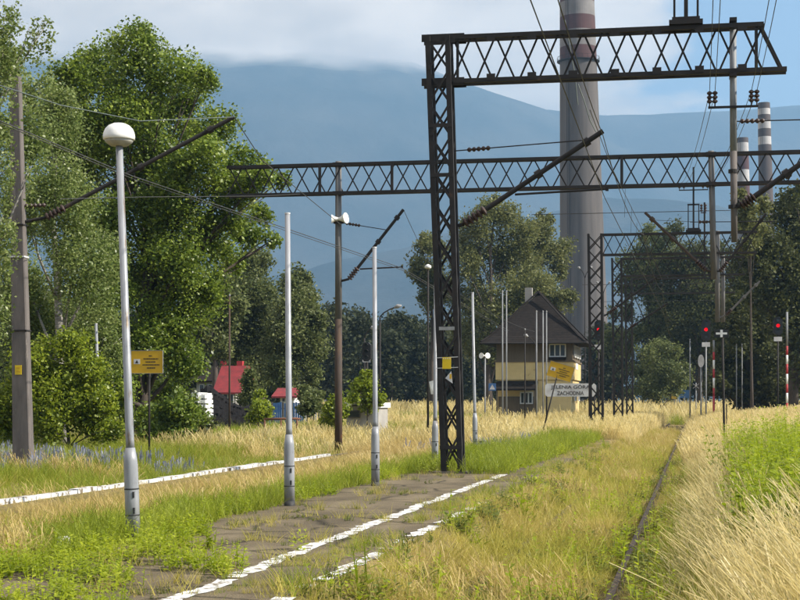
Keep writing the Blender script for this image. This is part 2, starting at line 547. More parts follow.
def asphalt_mat():
    m, nt, out = new_mat('worn_platform_asphalt')
    N, L = nt.nodes.new, nt.links.new
    b = N('ShaderNodeBsdfPrincipled'); b.inputs['Roughness'].default_value = 0.9
    b.inputs['Specular IOR Level'].default_value = 0.25
    g = N('ShaderNodeNewGeometry')
    mp = N('ShaderNodeMapping'); mp.inputs['Scale'].default_value = (1.0, 0.35, 1)
    L(g.outputs['Position'], mp.inputs[0])
    n1 = N('ShaderNodeTexNoise'); n1.inputs['Scale'].default_value = 1.1; n1.inputs['Detail'].default_value = 9; n1.inputs['Roughness'].default_value = 0.65
    L(mp.outputs[0], n1.inputs['Vector'])
    r1 = N('ShaderNodeValToRGB')
    e = r1.color_ramp.elements
    e[0].position, e[0].color = 0.30, (0.075, 0.058, 0.036, 1)
    e[1].position, e[1].color = 0.72, (0.22, 0.175, 0.11, 1)
    k = e.new(0.5); k.color = (0.14, 0.110, 0.068, 1)
    L(n1.outputs['Fac'], r1.inputs[0])
    n2 = N('ShaderNodeTexNoise'); n2.inputs['Scale'].default_value = 45; n2.inputs['Detail'].default_value = 4
    L(g.outputs['Position'], n2.inputs['Vector'])
    mu = N('ShaderNodeMix'); mu.data_type = 'RGBA'; mu.blend_type = 'MULTIPLY'; mu.inputs[0].default_value = 0.5
    r2 = N('ShaderNodeValToRGB')
    r2.color_ramp.elements[0].position, r2.color_ramp.elements[0].color = 0.35, (0.5, 0.5, 0.5, 1)
    r2.color_ramp.elements[1].position, r2.color_ramp.elements[1].color = 0.6, (1, 1, 1, 1)
    L(n2.outputs['Fac'], r2.inputs[0])
    L(r1.outputs[0], mu.inputs[6]); L(r2.outputs[0], mu.inputs[7])
    # branching cracks and damp seams
    vo = N('ShaderNodeTexVoronoi'); vo.feature = 'DISTANCE_TO_EDGE'; vo.inputs['Scale'].default_value = 0.75
    wn = N('ShaderNodeTexNoise'); wn.inputs['Scale'].default_value = 2.2; wn.inputs['Detail'].default_value = 6
    L(g.outputs['Position'], wn.inputs['Vector'])
    wa = N('ShaderNodeMix'); wa.data_type = 'VECTOR'; wa.inputs[0].default_value = 0.25
    L(g.outputs['Position'], wa.inputs[4]); L(wn.outputs['Color'], wa.inputs[5])
    L(wa.outputs[1], vo.inputs['Vector'])
    rc = N('ShaderNodeValToRGB')
    rc.color_ramp.elements[0].position, rc.color_ramp.elements[0].color = 0.004, (0.25, 0.25, 0.22, 1)
    rc.color_ramp.elements[1].position, rc.color_ramp.elements[1].color = 0.03, (1, 1, 1, 1)
    L(vo.outputs['Distance'], rc.inputs[0])
    mk = N('ShaderNodeMix'); mk.data_type = 'RGBA'; mk.blend_type = 'MULTIPLY'; mk.inputs[0].default_value = 0.9
    L(mu.outputs[2], mk.inputs[6]); L(rc.outputs[0], mk.inputs[7])
    L(mk.outputs[2], b.inputs['Base Color'])
    bp = N('ShaderNodeBump'); bp.inputs['Distance'].default_value = 0.015
    L(n2.outputs['Fac'], bp.inputs['Height']); L(bp.outputs[0], b.inputs['Normal'])
    L(b.outputs[0], out.inputs['Surface'])
    return m


def mountain_mat():
    m, nt, out = new_mat('forested_mountain')
    N, L = nt.nodes.new, nt.links.new
    b = N('ShaderNodeBsdfPrincipled'); b.inputs['Roughness'].default_value = 1.0
    b.inputs['Specular IOR Level'].default_value = 0.0
    g = N('ShaderNodeNewGeometry')
    n1 = N('ShaderNodeTexNoise'); n1.inputs['Scale'].default_value = 0.0035; n1.inputs['Detail'].default_value = 9; n1.inputs['Roughness'].default_value = 0.62
    L(g.outputs['Position'], n1.inputs['Vector'])
    r1 = N('ShaderNodeValToRGB')
    e = r1.color_ramp.elements
    e[0].position, e[0].color = 0.38, (0.018, 0.024, 0.022, 1)
    e[1].position, e[1].color = 0.66, (0.060, 0.060, 0.052, 1)
    L(n1.outputs['Fac'], r1.inputs[0])
    n2 = N('ShaderNodeTexNoise'); n2.inputs['Scale'].default_value = 0.03; n2.inputs['Detail'].default_value = 5
    L(g.outputs['Position'], n2.inputs['Vector'])
    bp = N('ShaderNodeBump'); bp.inputs['Distance'].default_value = 10; bp.inputs['Strength'].default_value = 0.8
    L(n2.outputs['Fac'], bp.inputs['Height']); L(bp.outputs[0], b.inputs['Normal'])
    L(r1.outputs[0], b.inputs['Base Color'])
    # the summit dissolves into the cloud deck above about 1200 m
    sp = N('ShaderNodeSeparateXYZ'); L(g.outputs['Position'], sp.inputs[0])
    n3 = N('ShaderNodeTexNoise'); n3.inputs['Scale'].default_value = 0.0035; n3.inputs['Detail'].default_value = 7
    L(g.outputs['Position'], n3.inputs['Vector'])
    ma = N('ShaderNodeMath'); ma.operation = 'MULTIPLY_ADD'; ma.inputs[1].default_value = 150
    L(n3.outputs['Fac'], ma.inputs[0]); L(sp.outputs['Z'], ma.inputs[2])
    mr = N('ShaderNodeMapRange'); mr.interpolation_type = 'SMOOTHSTEP'
    mr.inputs['From Min'].default_value = 1236; mr.inputs['From Max'].default_value = 1345
    L(ma.outputs[0], mr.inputs['Value'])
    tr = N('ShaderNodeBsdfTransparent')
    mx = N('ShaderNodeMixShader')
    L(mr.outputs[0], mx.inputs[0]); L(b.outputs[0], mx.inputs[1]); L(tr.outputs[0], mx.inputs[2])
    L(mx.outputs[0], out.inputs['Surface'])
    return m


M['ground'] = ground_mat()
M['asphalt'] = asphalt_mat()
M['mountain'] = mountain_mat()


# ---------------------------------------------------------------- the setting
def build_ground():
    xs = [-12000, -5000, -2000, -900, -400, -200, -120] + list(np.arange(-90, -20, 5.0)) + list(np.arange(-20, -15.5, 0.75)) + \
         [-15.2, -14.9, -14.5, -14.2, -13, -12, -11.3, -11.25, -11.2, -11.15, -11] + list(np.arange(-10.5, -3.5, 0.5)) + \
         [-3.25, -3.1, -2.95, -2.8, -2.65, -2.5, -2.4, -2.0, -1.4, -0.8, -0.4, 0, 0.4, 0.8, 1.2, 1.7, 2.2, 2.7, 3.5, 4.5, 5.5, 7, 9, 12, 16, 22, 30, 45, 70, 110, 200, 400, 900, 2000, 5000, 12000]
    ys = [-12000, -3000, -600, -120, -40, -15] + list(np.arange(-5, 60, 1.0)) + list(np.arange(60, 130, 4.0)) + [135, 145, 160, 180, 200, 230, 280, 350, 500, 800, 1500, 3000, 6000, 12000]
    xs = np.array(sorted(set(xs)), float); ys = np.array(sorted(set(ys)), float)
    XX, YY = np.meshgrid(xs, ys)
    ZZ = terr(XX, YY)
    V = np.stack([XX.ravel(), YY.ravel(), ZZ.ravel()], 1)
    nx = len(xs)
    F = []
    for j in range(len(ys) - 1):
        for i in range(nx - 1):
            a = j * nx + i
            F.append((a, a + 1, a + nx + 1, a + nx))
    o = link('ground', np_mesh('ground', V, np.array(F), M['ground'], True))
    tag(o, kind='structure')


def strip(name, xl, xr, y0, y1, z, mat, step=0.35, jit=0.05, gaps=0.0, seed=1):
    """flat ribbon along the track with ragged edges, 4 mm above what it lies on; may be broken into flakes"""
    r = random.Random(seed)
    mb = MB()
    y = y0
    row = None
    while y < y1:
        s = step * (1 + y / 60)
        wv = jit * (mnoise.noise(Vector((y * 0.7, seed, 0))) * 1.2)
        a = (xl + wv + jit * 1.1 * mnoise.noise(Vector((y * 4.3, seed, 5))) + r.uniform(-jit, jit) * 0.25, y)
        b = (xr + wv + jit * 1.1 * mnoise.noise(Vector((y * 4.1, seed, 9))) + r.uniform(-jit, jit) * 0.25, y)
        if row is not None and r.random() > gaps:
            p, q = row
            mb.add([(p[0], p[1], z), (q[0], q[1], z), (b[0], b[1], z), (a[0], a[1], z)], [(0, 1, 2, 3)])
            row = (a, b)
        elif row is not None and r.random() < 0.6:
            row = None if r.random() < 0.5 else (a, b)
        else:
            row = (a, b)
        y += s * r.uniform(0.6, 1.4)
    return tag(part(name, mb, mat), kind='structure')


def build_mountain():
    pxs = np.linspace(-2600, 3400, 420)
    Ds = np.concatenate([np.linspace(1500, 3000, 10), np.linspace(3200, 6400, 60), np.linspace(6500, 8200, 16)])
    # ridge row in the photo, against column
    rx = [-2600, -1500, -600, 0, 150, 200, 300, 400, 450, 500, 545, 600, 650, 700, 760, 800, 900, 1200, 2000, 3400]
    ry = [250, 170, 40, 38, 42, 46, 48, 58, 80, 96, 110, 135, 165, 200, 240, 260, 290, 320, 330, 340]
    r2x = [-2600, 300, 450, 545, 600, 650, 700, 740, 800, 900, 1100, 1500, 2200, 3400]
    r2y = [260, 160, 126, 111, 116, 115, 112, 110, 107, 104, 125, 170, 240, 290]
    r3x = [-2600, 150, 300, 400, 470, 540, 600, 660, 720, 800, 1000, 1500, 3400]
    r3y = [330, 290, 275, 255, 232, 215, 205, 208, 215, 222, 235, 270, 330]
    V = []
    for D in Ds:
        for px in pxs:
            h1 = (HOR - np.interp(px, rx, ry)) * 6000 / FPX
            h2 = (HOR - np.interp(px, r2x, r2y)) * 6250 / FPX
            h3 = (HOR - np.interp(px, r3x, r3y)) * 4300 / FPX
            f1 = math.exp(-((D - 6000) / 1100.0) ** 2) if D < 6000 else math.exp(-((D - 6000) / 700.0) ** 2)
            f2 = math.exp(-((D - 6250) / 700.0) ** 2)
            f3 = math.exp(-((D - 4300) / 900.0) ** 2)
            h = max(h1 * f1, h2 * f2, h3 * f3)
            p = at(px, HOR, D)
            nz = mnoise.fractal(Vector((p.x * 0.0011, p.y * 0.0011, 3.1)), 1.0, 2.0, 6)
            amp = min(1.0, h / 500.0)
            h = h + nz * 75 * amp * (1 - 0.75 * max(f1, f2 if px > 560 else 0))
            V.append((p.x, p.y, max(h, 0) * smooth(1500, 2400, D) - 3 * (1 - smooth(1500, 2000, D))))
    n = len(pxs)
    a = np.arange(len(Ds) - 1)[:, None] * n + np.arange(n - 1)[None, :]
    a = a.ravel()
    F = np.stack([a, a + 1, a + n + 1, a + n], 1)
    V = np.array(V)
    o = link('mountain', np_mesh('mountain', V, F, M['mountain'], True))
    tag(o, kind='structure')
    return V[:, 2].max()


build_ground()
TOP = build_mountain()

strip('platform_asphalt', -6.55, -3.42, 4, 47, 0.004, M['asphalt'], step=0.5, jit=0.16, seed=3)
strip('painted_line', -4.36, -4.17, 6, 36, 0.009, M['kerb_white'], step=0.12, jit=0.06, gaps=0.015, seed=5)
strip('platform_edge_line', -3.47, -3.30, 6, 26, 0.010, M['kerb_white'], step=0.14, jit=0.08, gaps=0.2, seed=6)


def kerb():
    r = random.Random(4)
    k = tag(part('kerb', MB().box((-11.02, 28, -0.02), (0.14, 52, 0.06)), M['concrete_post']), kind='structure')
    y = 8.0
    while y < 47:
        L_ = r.uniform(0.9, 1.05)
        part('kerb_stone', MB().box((-11.0 + r.uniform(-.012, .012), y + L_ / 2, 0.02 + r.uniform(-.015, .012)), (0.17, L_ - 0.04, 0.10),
                                    Matrix.Rotation(r.uniform(-.012, .012), 3, 'Z') @ Matrix.Rotation(r.uniform(-.03, .03), 3, 'Y')), M['kerb_white'], k)
        y += L_


kerb()


def rail(x, y1):
    mb = MB()
    z = -0.5
    prof = [(-0.07, 0), (-0.07, 0.012), (-0.012, 0.03), (-0.012, 0.11), (-0.036, 0.122), (-0.036, 0.15), (0.036, 0.15), (0.036, 0.122),
            (0.012, 0.11), (0.012, 0.03), (0.07, 0.012), (0.07, 0)]
    n = len(prof)
    ys = [-5, 30, 70, y1]
    vs = [(x + a, y, z + b) for y in ys for a, b in prof]
    fs = [(i * n + k, (i + 1) * n + k, (i + 1) * n + (k + 1) % n, i * n + (k + 1) % n) for i in range(len(ys) - 1) for k in range(n)]
    mb.add(vs, fs)
    return tag(part('rail', mb, M['rail']), kind='structure')


for x in (-0.86, -2.365, -12.0, -13.5):
    rail(x, 190)


# ---------------------------------------------------------------- haze
def build_haze():
    mb = MB()
    S = 13000
    mb.box((0, 0, (-3.0 + TOP + 60) / 2), (2 * S, 2 * S, TOP + 63.0))
    m, nt, out = new_mat('summer_haze')
    pv = nt.nodes.new('ShaderNodeVolumePrincipled')
    pv.inputs['Color'].default_value = (0.325, 0.60, 0.97, 1)
    pv.inputs['Density'].default_value = 0.00020
    pv.inputs['Anisotropy'].default_value = 0.25
    nt.links.new(pv.outputs[0], out.inputs['Volume'])
    tag(part('haze', mb, m), kind='stuff')


build_haze()


# ---------------------------------------------------------------- trees
def leaf_mesh(name, C, S, size, mat, flat=0.0):
    """C: (n,3) leaf centres; S: (n) size factors. each leaf a folded four-corner blade"""
    n = len(C)
    d1 = rng.normal(size=(n, 3)); d1[:, 2] *= 0.7
    d1 /= np.linalg.norm(d1, axis=1)[:, None]
    t = rng.normal(size=(n, 3))
    d2 = np.cross(d1, t); d2 /= np.linalg.norm(d2, axis=1)[:, None]
    nn = np.cross(d1, d2)
    s = (size * S)[:, None]
    V = np.empty((n, 4, 3))
    V[:, 0] = C - d1 * s * 0.55
    V[:, 1] = C + d2 * s * 0.36 + nn * s * 0.10
    V[:, 2] = C + d1 * s * 0.55
    V[:, 3] = C - d2 * s * 0.36 + nn * s * 0.10
    F = np.arange(n * 4).reshape(n, 4)
    return np_mesh(name, V.reshape(-1, 3), F, mat)


def crown_points(blobs, D, nleaf, dj, sub=16, tight=0.30, droop=0.0):
    """leaf positions inside the crown: every blob holds sub-clumps, every sub-clump a burst of leaves"""
    cent, rads = [], []
    for (px, py, r) in blobs:
        cent.append(at(px, py, D + rng.uniform(-dj, dj)))
        rads.append(r * D / FPX)
    w = np.array(rads) ** 2; w = w / w.sum()
    pts, sz = [], []
    for c, r, ww in zip(cent, rads, w):
        n = max(20, int(nleaf * ww))
        k = sub
        dirs = rng.normal(size=(k, 3)); dirs /= np.linalg.norm(dirs, axis=1)[:, None]
        rr = r * rng.uniform(0.25, 1.0, size=(k, 1)) ** 0.6
        sc = np.array(c)[None, :] + dirs * rr
        wt = rng.uniform(0.4, 1.6, size=k); wt /= wt.sum()
        idx = rng.choice(k, size=n, p=wt)
        p = sc[idx] + rng.normal(size=(n, 3)) * (r * tight)
        if droop:
            p[:, 2] -= np.abs(rng.normal(size=n)) * droop
        pts.append(p); sz.append(rng.uniform(0.6, 1.35, size=n))
    return np.concatenate(pts), np.concatenate(sz), cent, rads


def tree(name, label, D, base_px, blobs, nleaf, size, leaf, bark, trunk_r, dj=None, group=None, sub=16, tight=0.30, droop=0.0, cat='tree', limbs=True):
    if dj is None:
        dj = 0.5 * (max(b[0] for b in blobs) - min(b[0] for b in blobs)) * D / FPX * 0.8
    b = at(base_px, HOR, D)
    z = tz(b.x, b.y)
    base = Vector((b.x, b.y, z))
    r = root(name, base, label, cat, group)
    P, S, cent, rads = crown_points(blobs, D, nleaf, dj, sub, tight, droop)
    keep = P[:, 2] > terr(P[:, 0], P[:, 1]) + 0.1
    P, S = P[keep], S[keep]
    top = max(c.z for c in cent)
    mx = sum((c.x * q * q for c, q in zip(cent, rads))) / sum(q * q for q in rads)
    my = sum((c.y * q * q for c, q in zip(cent, rads))) / sum(q * q for q in rads)
    mb = MB()
    lead = [base - Vector((0, 0, 0.2))]
    H = top - z
    for k in range(1, 7):
        f = k / 6
        lead.append(Vector((base.x + (mx - base.x) * f ** 1.3 + random.uniform(-.12, .12) * trunk_r * 6 * f,
                            base.y + (my - base.y) * f ** 1.3, z + H * 0.92 * f)))
    rad = [trunk_r * (1.25 if i == 0 else 1 - 0.85 * i / 6) for i in range(7)]
    mb.tube(lead, rad, 9)
    t = part('trunk', mb, bark, r, True)
    lim = MB()
    if limbs:
        for c, q in zip(cent, rads):
            f = min(0.9, max(0.12, (c.z - z) / H - 0.22))
            k = f * 6
            i = int(k); s = lead[i].lerp(lead[min(i + 1, 6)], k - i)
            mid = s.lerp(c, 0.5) + Vector((0, 0, 0.06 * H * random.uniform(-0.3, 0.5)))
            rr = trunk_r * (1 - 0.85 * f) * 0.45
            lim.tube([s, mid, c], [rr, rr * 0.65, rr * 0.25], 5)
            for _ in range(2):
                d = Vector((random.gauss(0, 1), random.gauss(0, 1), random.gauss(0.3, 0.8))).normalized()
                lim.tube([mid.lerp(c, random.uniform(0, .7)), c + d * q * 0.8], [rr * 0.4, rr * 0.12], 4)
        part('limbs', lim, bark, r, True)
    me = leaf_mesh('crown', P - np.array(base), S, size, leaf)
    o = link('crown', me, r)
    ORG[o.name] = base
    return r


tree('broadleaf_tree', 'tall broadleaf tree with bright green leaves behind the domed lamp', 62, 142,
     [(130, 52, 24), (146, 36, 12), (100, 72, 26), (75, 80, 20), (165, 72, 26), (190, 92, 22), (205, 80, 12), (120, 110, 32), (170, 125, 30),
      (210, 130, 24), (243, 168, 19), (266, 172, 13), (281, 180, 9), (230, 188, 24), (190, 190, 32), (140, 180, 34), (90, 150, 30), (212, 240, 24),
      (246, 232, 16), (272, 240, 9), (262, 215, 12), (180, 258, 30), (135, 268, 32), (196, 305, 24), (160, 325, 28), (182, 358, 22), (132, 350, 26),
      (165, 398, 22), (178, 425, 17), (150, 425, 18), (212, 285, 16), (100, 220, 30), (105, 300, 28), (70, 112, 22), (60, 92, 14), (85, 125, 24), (72, 155, 22), (112, 140, 26), (80, 190, 22), (90, 350, 22), (110, 390, 22), (200, 415, 10), (160, 215, 30), (150, 150, 26), (175, 235, 26), (160, 285, 26), (228, 222, 16), (200, 160, 22), (258, 182, 14), (236, 262, 12)],
     150000, 0.125, M['leaf_bright'], M['bark'], 0.28, dj=2.8, sub=26, tight=0.25)
tree('birch_tree', 'drooping pale birch hanging in front of the concrete post', 33, -26,
     [(4, 48, 16), (34, 28, 9), (-2, 20, 20), (48, 22, 7), (-2, 115, 14), (2, 160, 14), (30, 170, 6), (-4, 225, 16), (-8, 300, 22), (-15, 100, 26), (-40, 200, 34), (-40, 60, 34)],
     16000, 0.075, M['leaf_birch'], M['bark_birch'], 0.16, dj=0.8, sub=12, tight=0.26, droop=0.45)
tree('birch_tree', 'pale yellow green birch beside the concrete post at the left', 54, 62,
     [(58, 130, 28), (68, 195, 34), (75, 262, 34), (92, 320, 28), (45, 320, 34), (18, 345, 34), (66, 375, 30), (25, 280, 34), (102, 250, 24), (20, 200, 30), (25, 130, 26),
      (40, 90, 20), (10, 410, 30), (60, 100, 18), (112, 345, 16), (0, 60, 24)],
     90000, 0.095, M['leaf_birch'], M['bark_birch'], 0.2, dj=2.4, sub=26, tight=0.24, droop=0.35)
tree('shrub', 'yellow green shrub at the foot of the left birch', 50, 70,
     [(62, 400, 24), (85, 395, 20), (74, 370, 20), (50, 425, 18), (92, 422, 16), (20, 425, 22), (72, 345, 14), (40, 395, 22), (34, 365, 18), (102, 405, 14), (92, 368, 14), (8, 400, 20), (112, 428, 10), (48, 345, 10)],
     30000, 0.11, M['leaf_bush'], M['bark'], 0.06, dj=1.0, cat='shrub')
tree('shrub', 'dark green leafy shrub left of the white blocks', 58, 172,
     [(165, 418, 18), (182, 410, 14), (172, 432, 14), (188, 428, 9), (150, 440, 12)],
     7000, 0.14, M['leaf_bright'], M['bark'], 0.06, dj=0.8, cat='shrub')
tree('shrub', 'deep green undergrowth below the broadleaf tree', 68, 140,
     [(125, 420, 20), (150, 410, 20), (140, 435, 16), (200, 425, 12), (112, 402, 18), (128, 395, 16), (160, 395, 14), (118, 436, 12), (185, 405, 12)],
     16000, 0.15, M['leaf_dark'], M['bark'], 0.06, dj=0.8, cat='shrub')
tree('poplar_tree', 'grey green poplar behind the red roofed house', 128, 262,
     [(252, 312, 30), (240, 275, 22), (262, 262, 12), (258, 345, 26), (235, 340, 22), (255, 375, 20), (268, 300, 18), (252, 258, 10), (244, 300, 24), (275, 330, 18), (230, 318, 20)],
     30000, 0.22, M['leaf_poplar'], M['bark'], 0.35, group=None, sub=18, tight=0.24)
tree('poplar_tree', 'taller grey green poplar behind the headless second lamp pole', 122, 292,
     [(290, 300, 22), (298, 278, 12), (292, 335, 26), (304, 345, 18), (282, 375, 18), (312, 372, 11), (300, 315, 16), (276, 345, 18), (302, 284, 10), (316, 318, 11), (320, 345, 13), (308, 300, 12)],
     28000, 0.22, M['leaf_poplar'], M['bark'], 0.32, sub=18, tight=0.24)
tree('poplar_tree', 'leaning dark trunked poplar left of the red roof', 112, 216,
     [(212, 325, 24), (205, 295, 18), (222, 290, 18), (192, 325, 18), (218, 350, 12), (232, 300, 16)],
     12000, 0.24, M['leaf_poplar'], M['bark'], 0.3, sub=18, tight=0.24)
tree('willow_tree', 'small round crowned tree left of the lattice tower', 176, 432,
     [(430, 262, 17), (424, 245, 9), (420, 275, 11), (440, 283, 14), (428, 240, 8), (438, 250, 10), (430, 300, 12)],
     9000, 0.30, M['leaf_dusty'], M['bark'], 0.3, sub=16, tight=0.24)
tree('willow_tree', 'tall dusty green tree right of the lattice tower', 170, 488,
     [(486, 210, 14), (474, 228, 18), (502, 222, 18), (490, 255, 26), (464, 262, 16), (512, 258, 18), (478, 298, 26), (508, 305, 22), (462, 245, 12), (495, 200, 8), (470, 330, 22), (500, 340, 20), (528, 285, 20), (520, 235, 16), (452, 290, 14), (530, 320, 18)],
     42000, 0.26, M['leaf_dusty'], M['bark'], 0.42, sub=18, tight=0.24)
tree('willow_tree', 'dusty green tree standing against the big chimney', 182, 540,
     [(542, 232, 16), (552, 256, 18), (535, 275, 20), (560, 272, 9), (548, 300, 18), (528, 250, 14), (546, 218, 8), (525, 300, 16), (530, 235, 12), (565, 300, 10)],
     26000, 0.26, M['leaf_dusty'], M['bark'], 0.38, sub=18, tight=0.24)
tree('alder_tree', 'dark tree beyond the third gantry, left of the middle', 200, 652,
     [(650, 234, 10), (640, 262, 20), (660, 268, 22), (628, 285, 13), (672, 300, 24), (630, 340, 14), (664, 240, 12), (645, 285, 18), (620, 310, 12), (655, 320, 18), (612, 345, 14)],
     28000, 0.30, M['leaf_poplar'], M['bark'], 0.4, sub=18, tight=0.24)
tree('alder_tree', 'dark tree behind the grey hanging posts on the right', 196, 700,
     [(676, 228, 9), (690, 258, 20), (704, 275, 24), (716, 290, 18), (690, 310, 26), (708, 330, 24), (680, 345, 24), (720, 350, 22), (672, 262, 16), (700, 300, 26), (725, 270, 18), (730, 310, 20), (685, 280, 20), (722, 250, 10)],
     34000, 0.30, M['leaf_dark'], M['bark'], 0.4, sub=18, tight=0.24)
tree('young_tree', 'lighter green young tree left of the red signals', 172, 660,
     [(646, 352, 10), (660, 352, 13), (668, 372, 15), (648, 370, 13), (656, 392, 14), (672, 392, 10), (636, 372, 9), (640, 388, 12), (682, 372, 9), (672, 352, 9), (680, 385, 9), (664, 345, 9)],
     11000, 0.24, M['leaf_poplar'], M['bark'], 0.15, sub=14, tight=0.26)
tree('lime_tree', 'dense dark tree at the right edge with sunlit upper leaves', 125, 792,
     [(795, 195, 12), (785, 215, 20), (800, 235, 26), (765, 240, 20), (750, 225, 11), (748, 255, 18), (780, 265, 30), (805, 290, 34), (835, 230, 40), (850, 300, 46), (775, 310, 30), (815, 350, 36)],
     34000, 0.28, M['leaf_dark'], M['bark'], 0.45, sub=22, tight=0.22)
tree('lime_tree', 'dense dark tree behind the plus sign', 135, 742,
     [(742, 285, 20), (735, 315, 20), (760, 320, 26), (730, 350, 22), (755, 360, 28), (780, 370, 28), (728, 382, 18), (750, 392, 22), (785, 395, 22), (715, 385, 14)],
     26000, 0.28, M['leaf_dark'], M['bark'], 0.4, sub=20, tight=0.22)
tree('hazel_tree', 'light leaved tree top beside the lower end of the hanging post', 118, 752,
     [(742, 198, 8), (750, 212, 10), (742, 225, 9), (756, 232, 10), (762, 205, 8), (748, 245, 10)],
     4500, 0.22, M['leaf_dusty'], M['bark'], 0.12, sub=12, tight=0.28)


def far_wood(name, px0, px1, D0, D1, top, n, leaf, label):
    P, S = [], []
    trunks = MB()
    for i in range(n):
        px = random.uniform(px0, px1); D = random.uniform(D0, D1)
        py = top(px) + random.uniform(0, 22)
        h = (HOR - py) * D / FPX + 1.65
        c = at(px, HOR, D)
        z0 = tz(c.x, c.y)
        k = int(26 + h * 1.2)
        zz = rng.uniform(0.12, 1.0, size=k) ** 0.8
        w = h * 0.20 * np.sqrt(np.clip(1.06 - zz, 0.03, 1)) + 0.3
        a = rng.uniform(0, 6.283, size=k)
        cc = np.stack([c.x + np.cos(a) * w * rng.uniform(0.3, 1, k), c.y + np.sin(a) * w * rng.uniform(0.3, 1, k), z0 + zz * h], 1)
        m = 26
        p = np.repeat(cc, m, 0) + rng.normal(size=(k * m, 3)) * 0.55
        P.append(p); S.append(rng.uniform(0.6, 1.4, size=k * m))
        trunks.tube([(c.x, c.y, z0 - .2), (c.x, c.y, z0 + h * 0.7)], [0.2, 0.06], 5)
    P = np.concatenate(P); S = np.concatenate(S)
    keep = P[:, 2] > terr(P[:, 0], P[:, 1]) + 0.15
    o = link(name, leaf_mesh(name, P[keep], S[keep], 0.55, leaf))
    tag(o, label, 'woodland', kind='stuff')
    part('trunks', trunks, M['bark'], o)
    ORG[o.name] = Vector((0, 0, 0))


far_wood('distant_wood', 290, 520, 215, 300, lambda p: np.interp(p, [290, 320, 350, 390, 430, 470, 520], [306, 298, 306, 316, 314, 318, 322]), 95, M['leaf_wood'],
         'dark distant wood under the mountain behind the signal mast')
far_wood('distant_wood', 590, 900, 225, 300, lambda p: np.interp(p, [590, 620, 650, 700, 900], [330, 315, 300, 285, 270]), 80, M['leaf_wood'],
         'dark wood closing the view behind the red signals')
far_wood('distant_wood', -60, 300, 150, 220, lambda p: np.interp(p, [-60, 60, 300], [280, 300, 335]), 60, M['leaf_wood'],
         'dark wood seen through the trees on the left')


# ---------------------------------------------------------------- gantries (catenary portals)
def truss_parts(r, Y, x0, x1, zt, zb, pitch, mat, depth=0.3, ch=0.10, end_right=None, per_bar=True, post_every=0):
    """box girder of four chords; front zigzag and back zigzag read as a row of crosses"""
    yf, yb = Y - depth / 2, Y + depth / 2
    xe = end_right if end_right is not None else x1
    for y in (yf, yb):
        part('chord', MB().bar((x0, y, zt), (x1, y, zt), ch, ch), mat, r)
        part('chord', MB().bar((x0, y, zb), (xe, y, zb), ch, ch), mat, r)
    n = max(1, int(round((x1 - x0) / pitch)))
    p = (x1 - x0) / n
    t = 0.045
    o1 = o2 = None
    far = MB()
    for i in range(n):
        a = x0 + i * p + 0.03
        b = a + p - 0.06
        for y, up in ((yf + 0.012, i % 2 == 0), (yb - 0.012, i % 2 == 1)):
            z0, z1 = (zb, zt) if up else (zt, zb)
            c = Vector(((a + b) / 2, y, (zt + zb) / 2))
            if not per_bar:
                far.bar((a, y, z0), (b, y, z1), t, 0.02, (0, 1, 0)); continue
            if up:
                if o1 is None:
                    o1 = part('lattice_bar', MB().bar((a, y, z0), (b, y, z1), t, 0.02, (0, 1, 0)), mat, r, origin=c)
                else:
                    share(o1, 'lattice_bar', r, c)
            else:
                if o2 is None:
                    o2 = part('lattice_bar', MB().bar((a, y, z0), (b, y, z1), t, 0.02, (0, 1, 0)), mat, r, origin=c)
                else:
                    share(o2, 'lattice_bar', r, c)
    if not per_bar:
        part('lattice', far, mat, r)
    # cross ties top and bottom
    ot = None
    for i in range(0, n + 1, 2):
        for z in (zt, zb):
            c = Vector((x0 + i * p, Y, z))
            if ot is None:
                ot = part('cross_tie', MB().bar((c.x, yf, z), (c.x, yb, z), 0.05, 0.03), mat, r, origin=c)
            else:
                share(ot, 'cross_tie', r, c)
    if end_right is not None:
        for y in (yf, yb):
            part('end_brace', MB().bar((x1 - 0.08, y, zt), (xe - 0.1, y, zb), 0.07, 0.05), mat, r)
            part('end_post', MB().bar((x1 - 0.16, y, zt), (x1 - 0.16, y, zb), 0.06, 0.05), mat, r)


def tower_parts(r, xb, xt, Y, zbase, ztop, wb, wt, mat, npan, leg=0.115, per_bar=True, dep=0.42):
    def corner(sx, sy, z):
        f = (z - zbase) / (ztop - zbase)
        return Vector((xb + (xt - xb) * f + sx * (wb + (wt - wb) * f - leg) / 2, Y + sy * dep / 2, z))
    for sx in (-1, 1):
        for sy in (-1, 1):
            part('leg', MB().bar(corner(sx, sy, zbase - 0.1), corner(sx, sy, ztop), leg, leg, (0, 1, 0)), mat, r)
    far = MB()
    bt = 0.05
    for i in range(npan):
        z0 = zbase + 0.15 + (ztop - zbase - 0.2) * i / npan
        z1 = zbase + 0.15 + (ztop - zbase - 0.2) * (i + 1) / npan
        for sy in (-1, 1):
            for s in (-1, 1):
                o = Vector((0, sy * (0.062 + 0.012 * s), 0))
                p, q = corner(-s, sy, z0 + .03) + o, corner(s, sy, z1 - .03) + o
                if per_bar:
                    part('lattice_bar', MB().bar(p, q, bt, 0.016, (0, 1, 0)), mat, r)
                else:
                    far.bar(p, q, bt, 0.016, (0, 1, 0))
        for sx in (-1, 1):
            p, q = corner(sx, -1, z0), corner(sx, 1, z1)
            far.bar(p + Vector((sx * .03, 0, 0)), q + Vector((sx * .03, 0, 0)), bt, 0.016, (1, 0, 0))
    part('side_lacing', far, mat, r)
    return corner


ZT, ZB = 10.10, 9.08
GROUPG = None


def xat(px, Y):
    return aty(px, HOR, Y).x


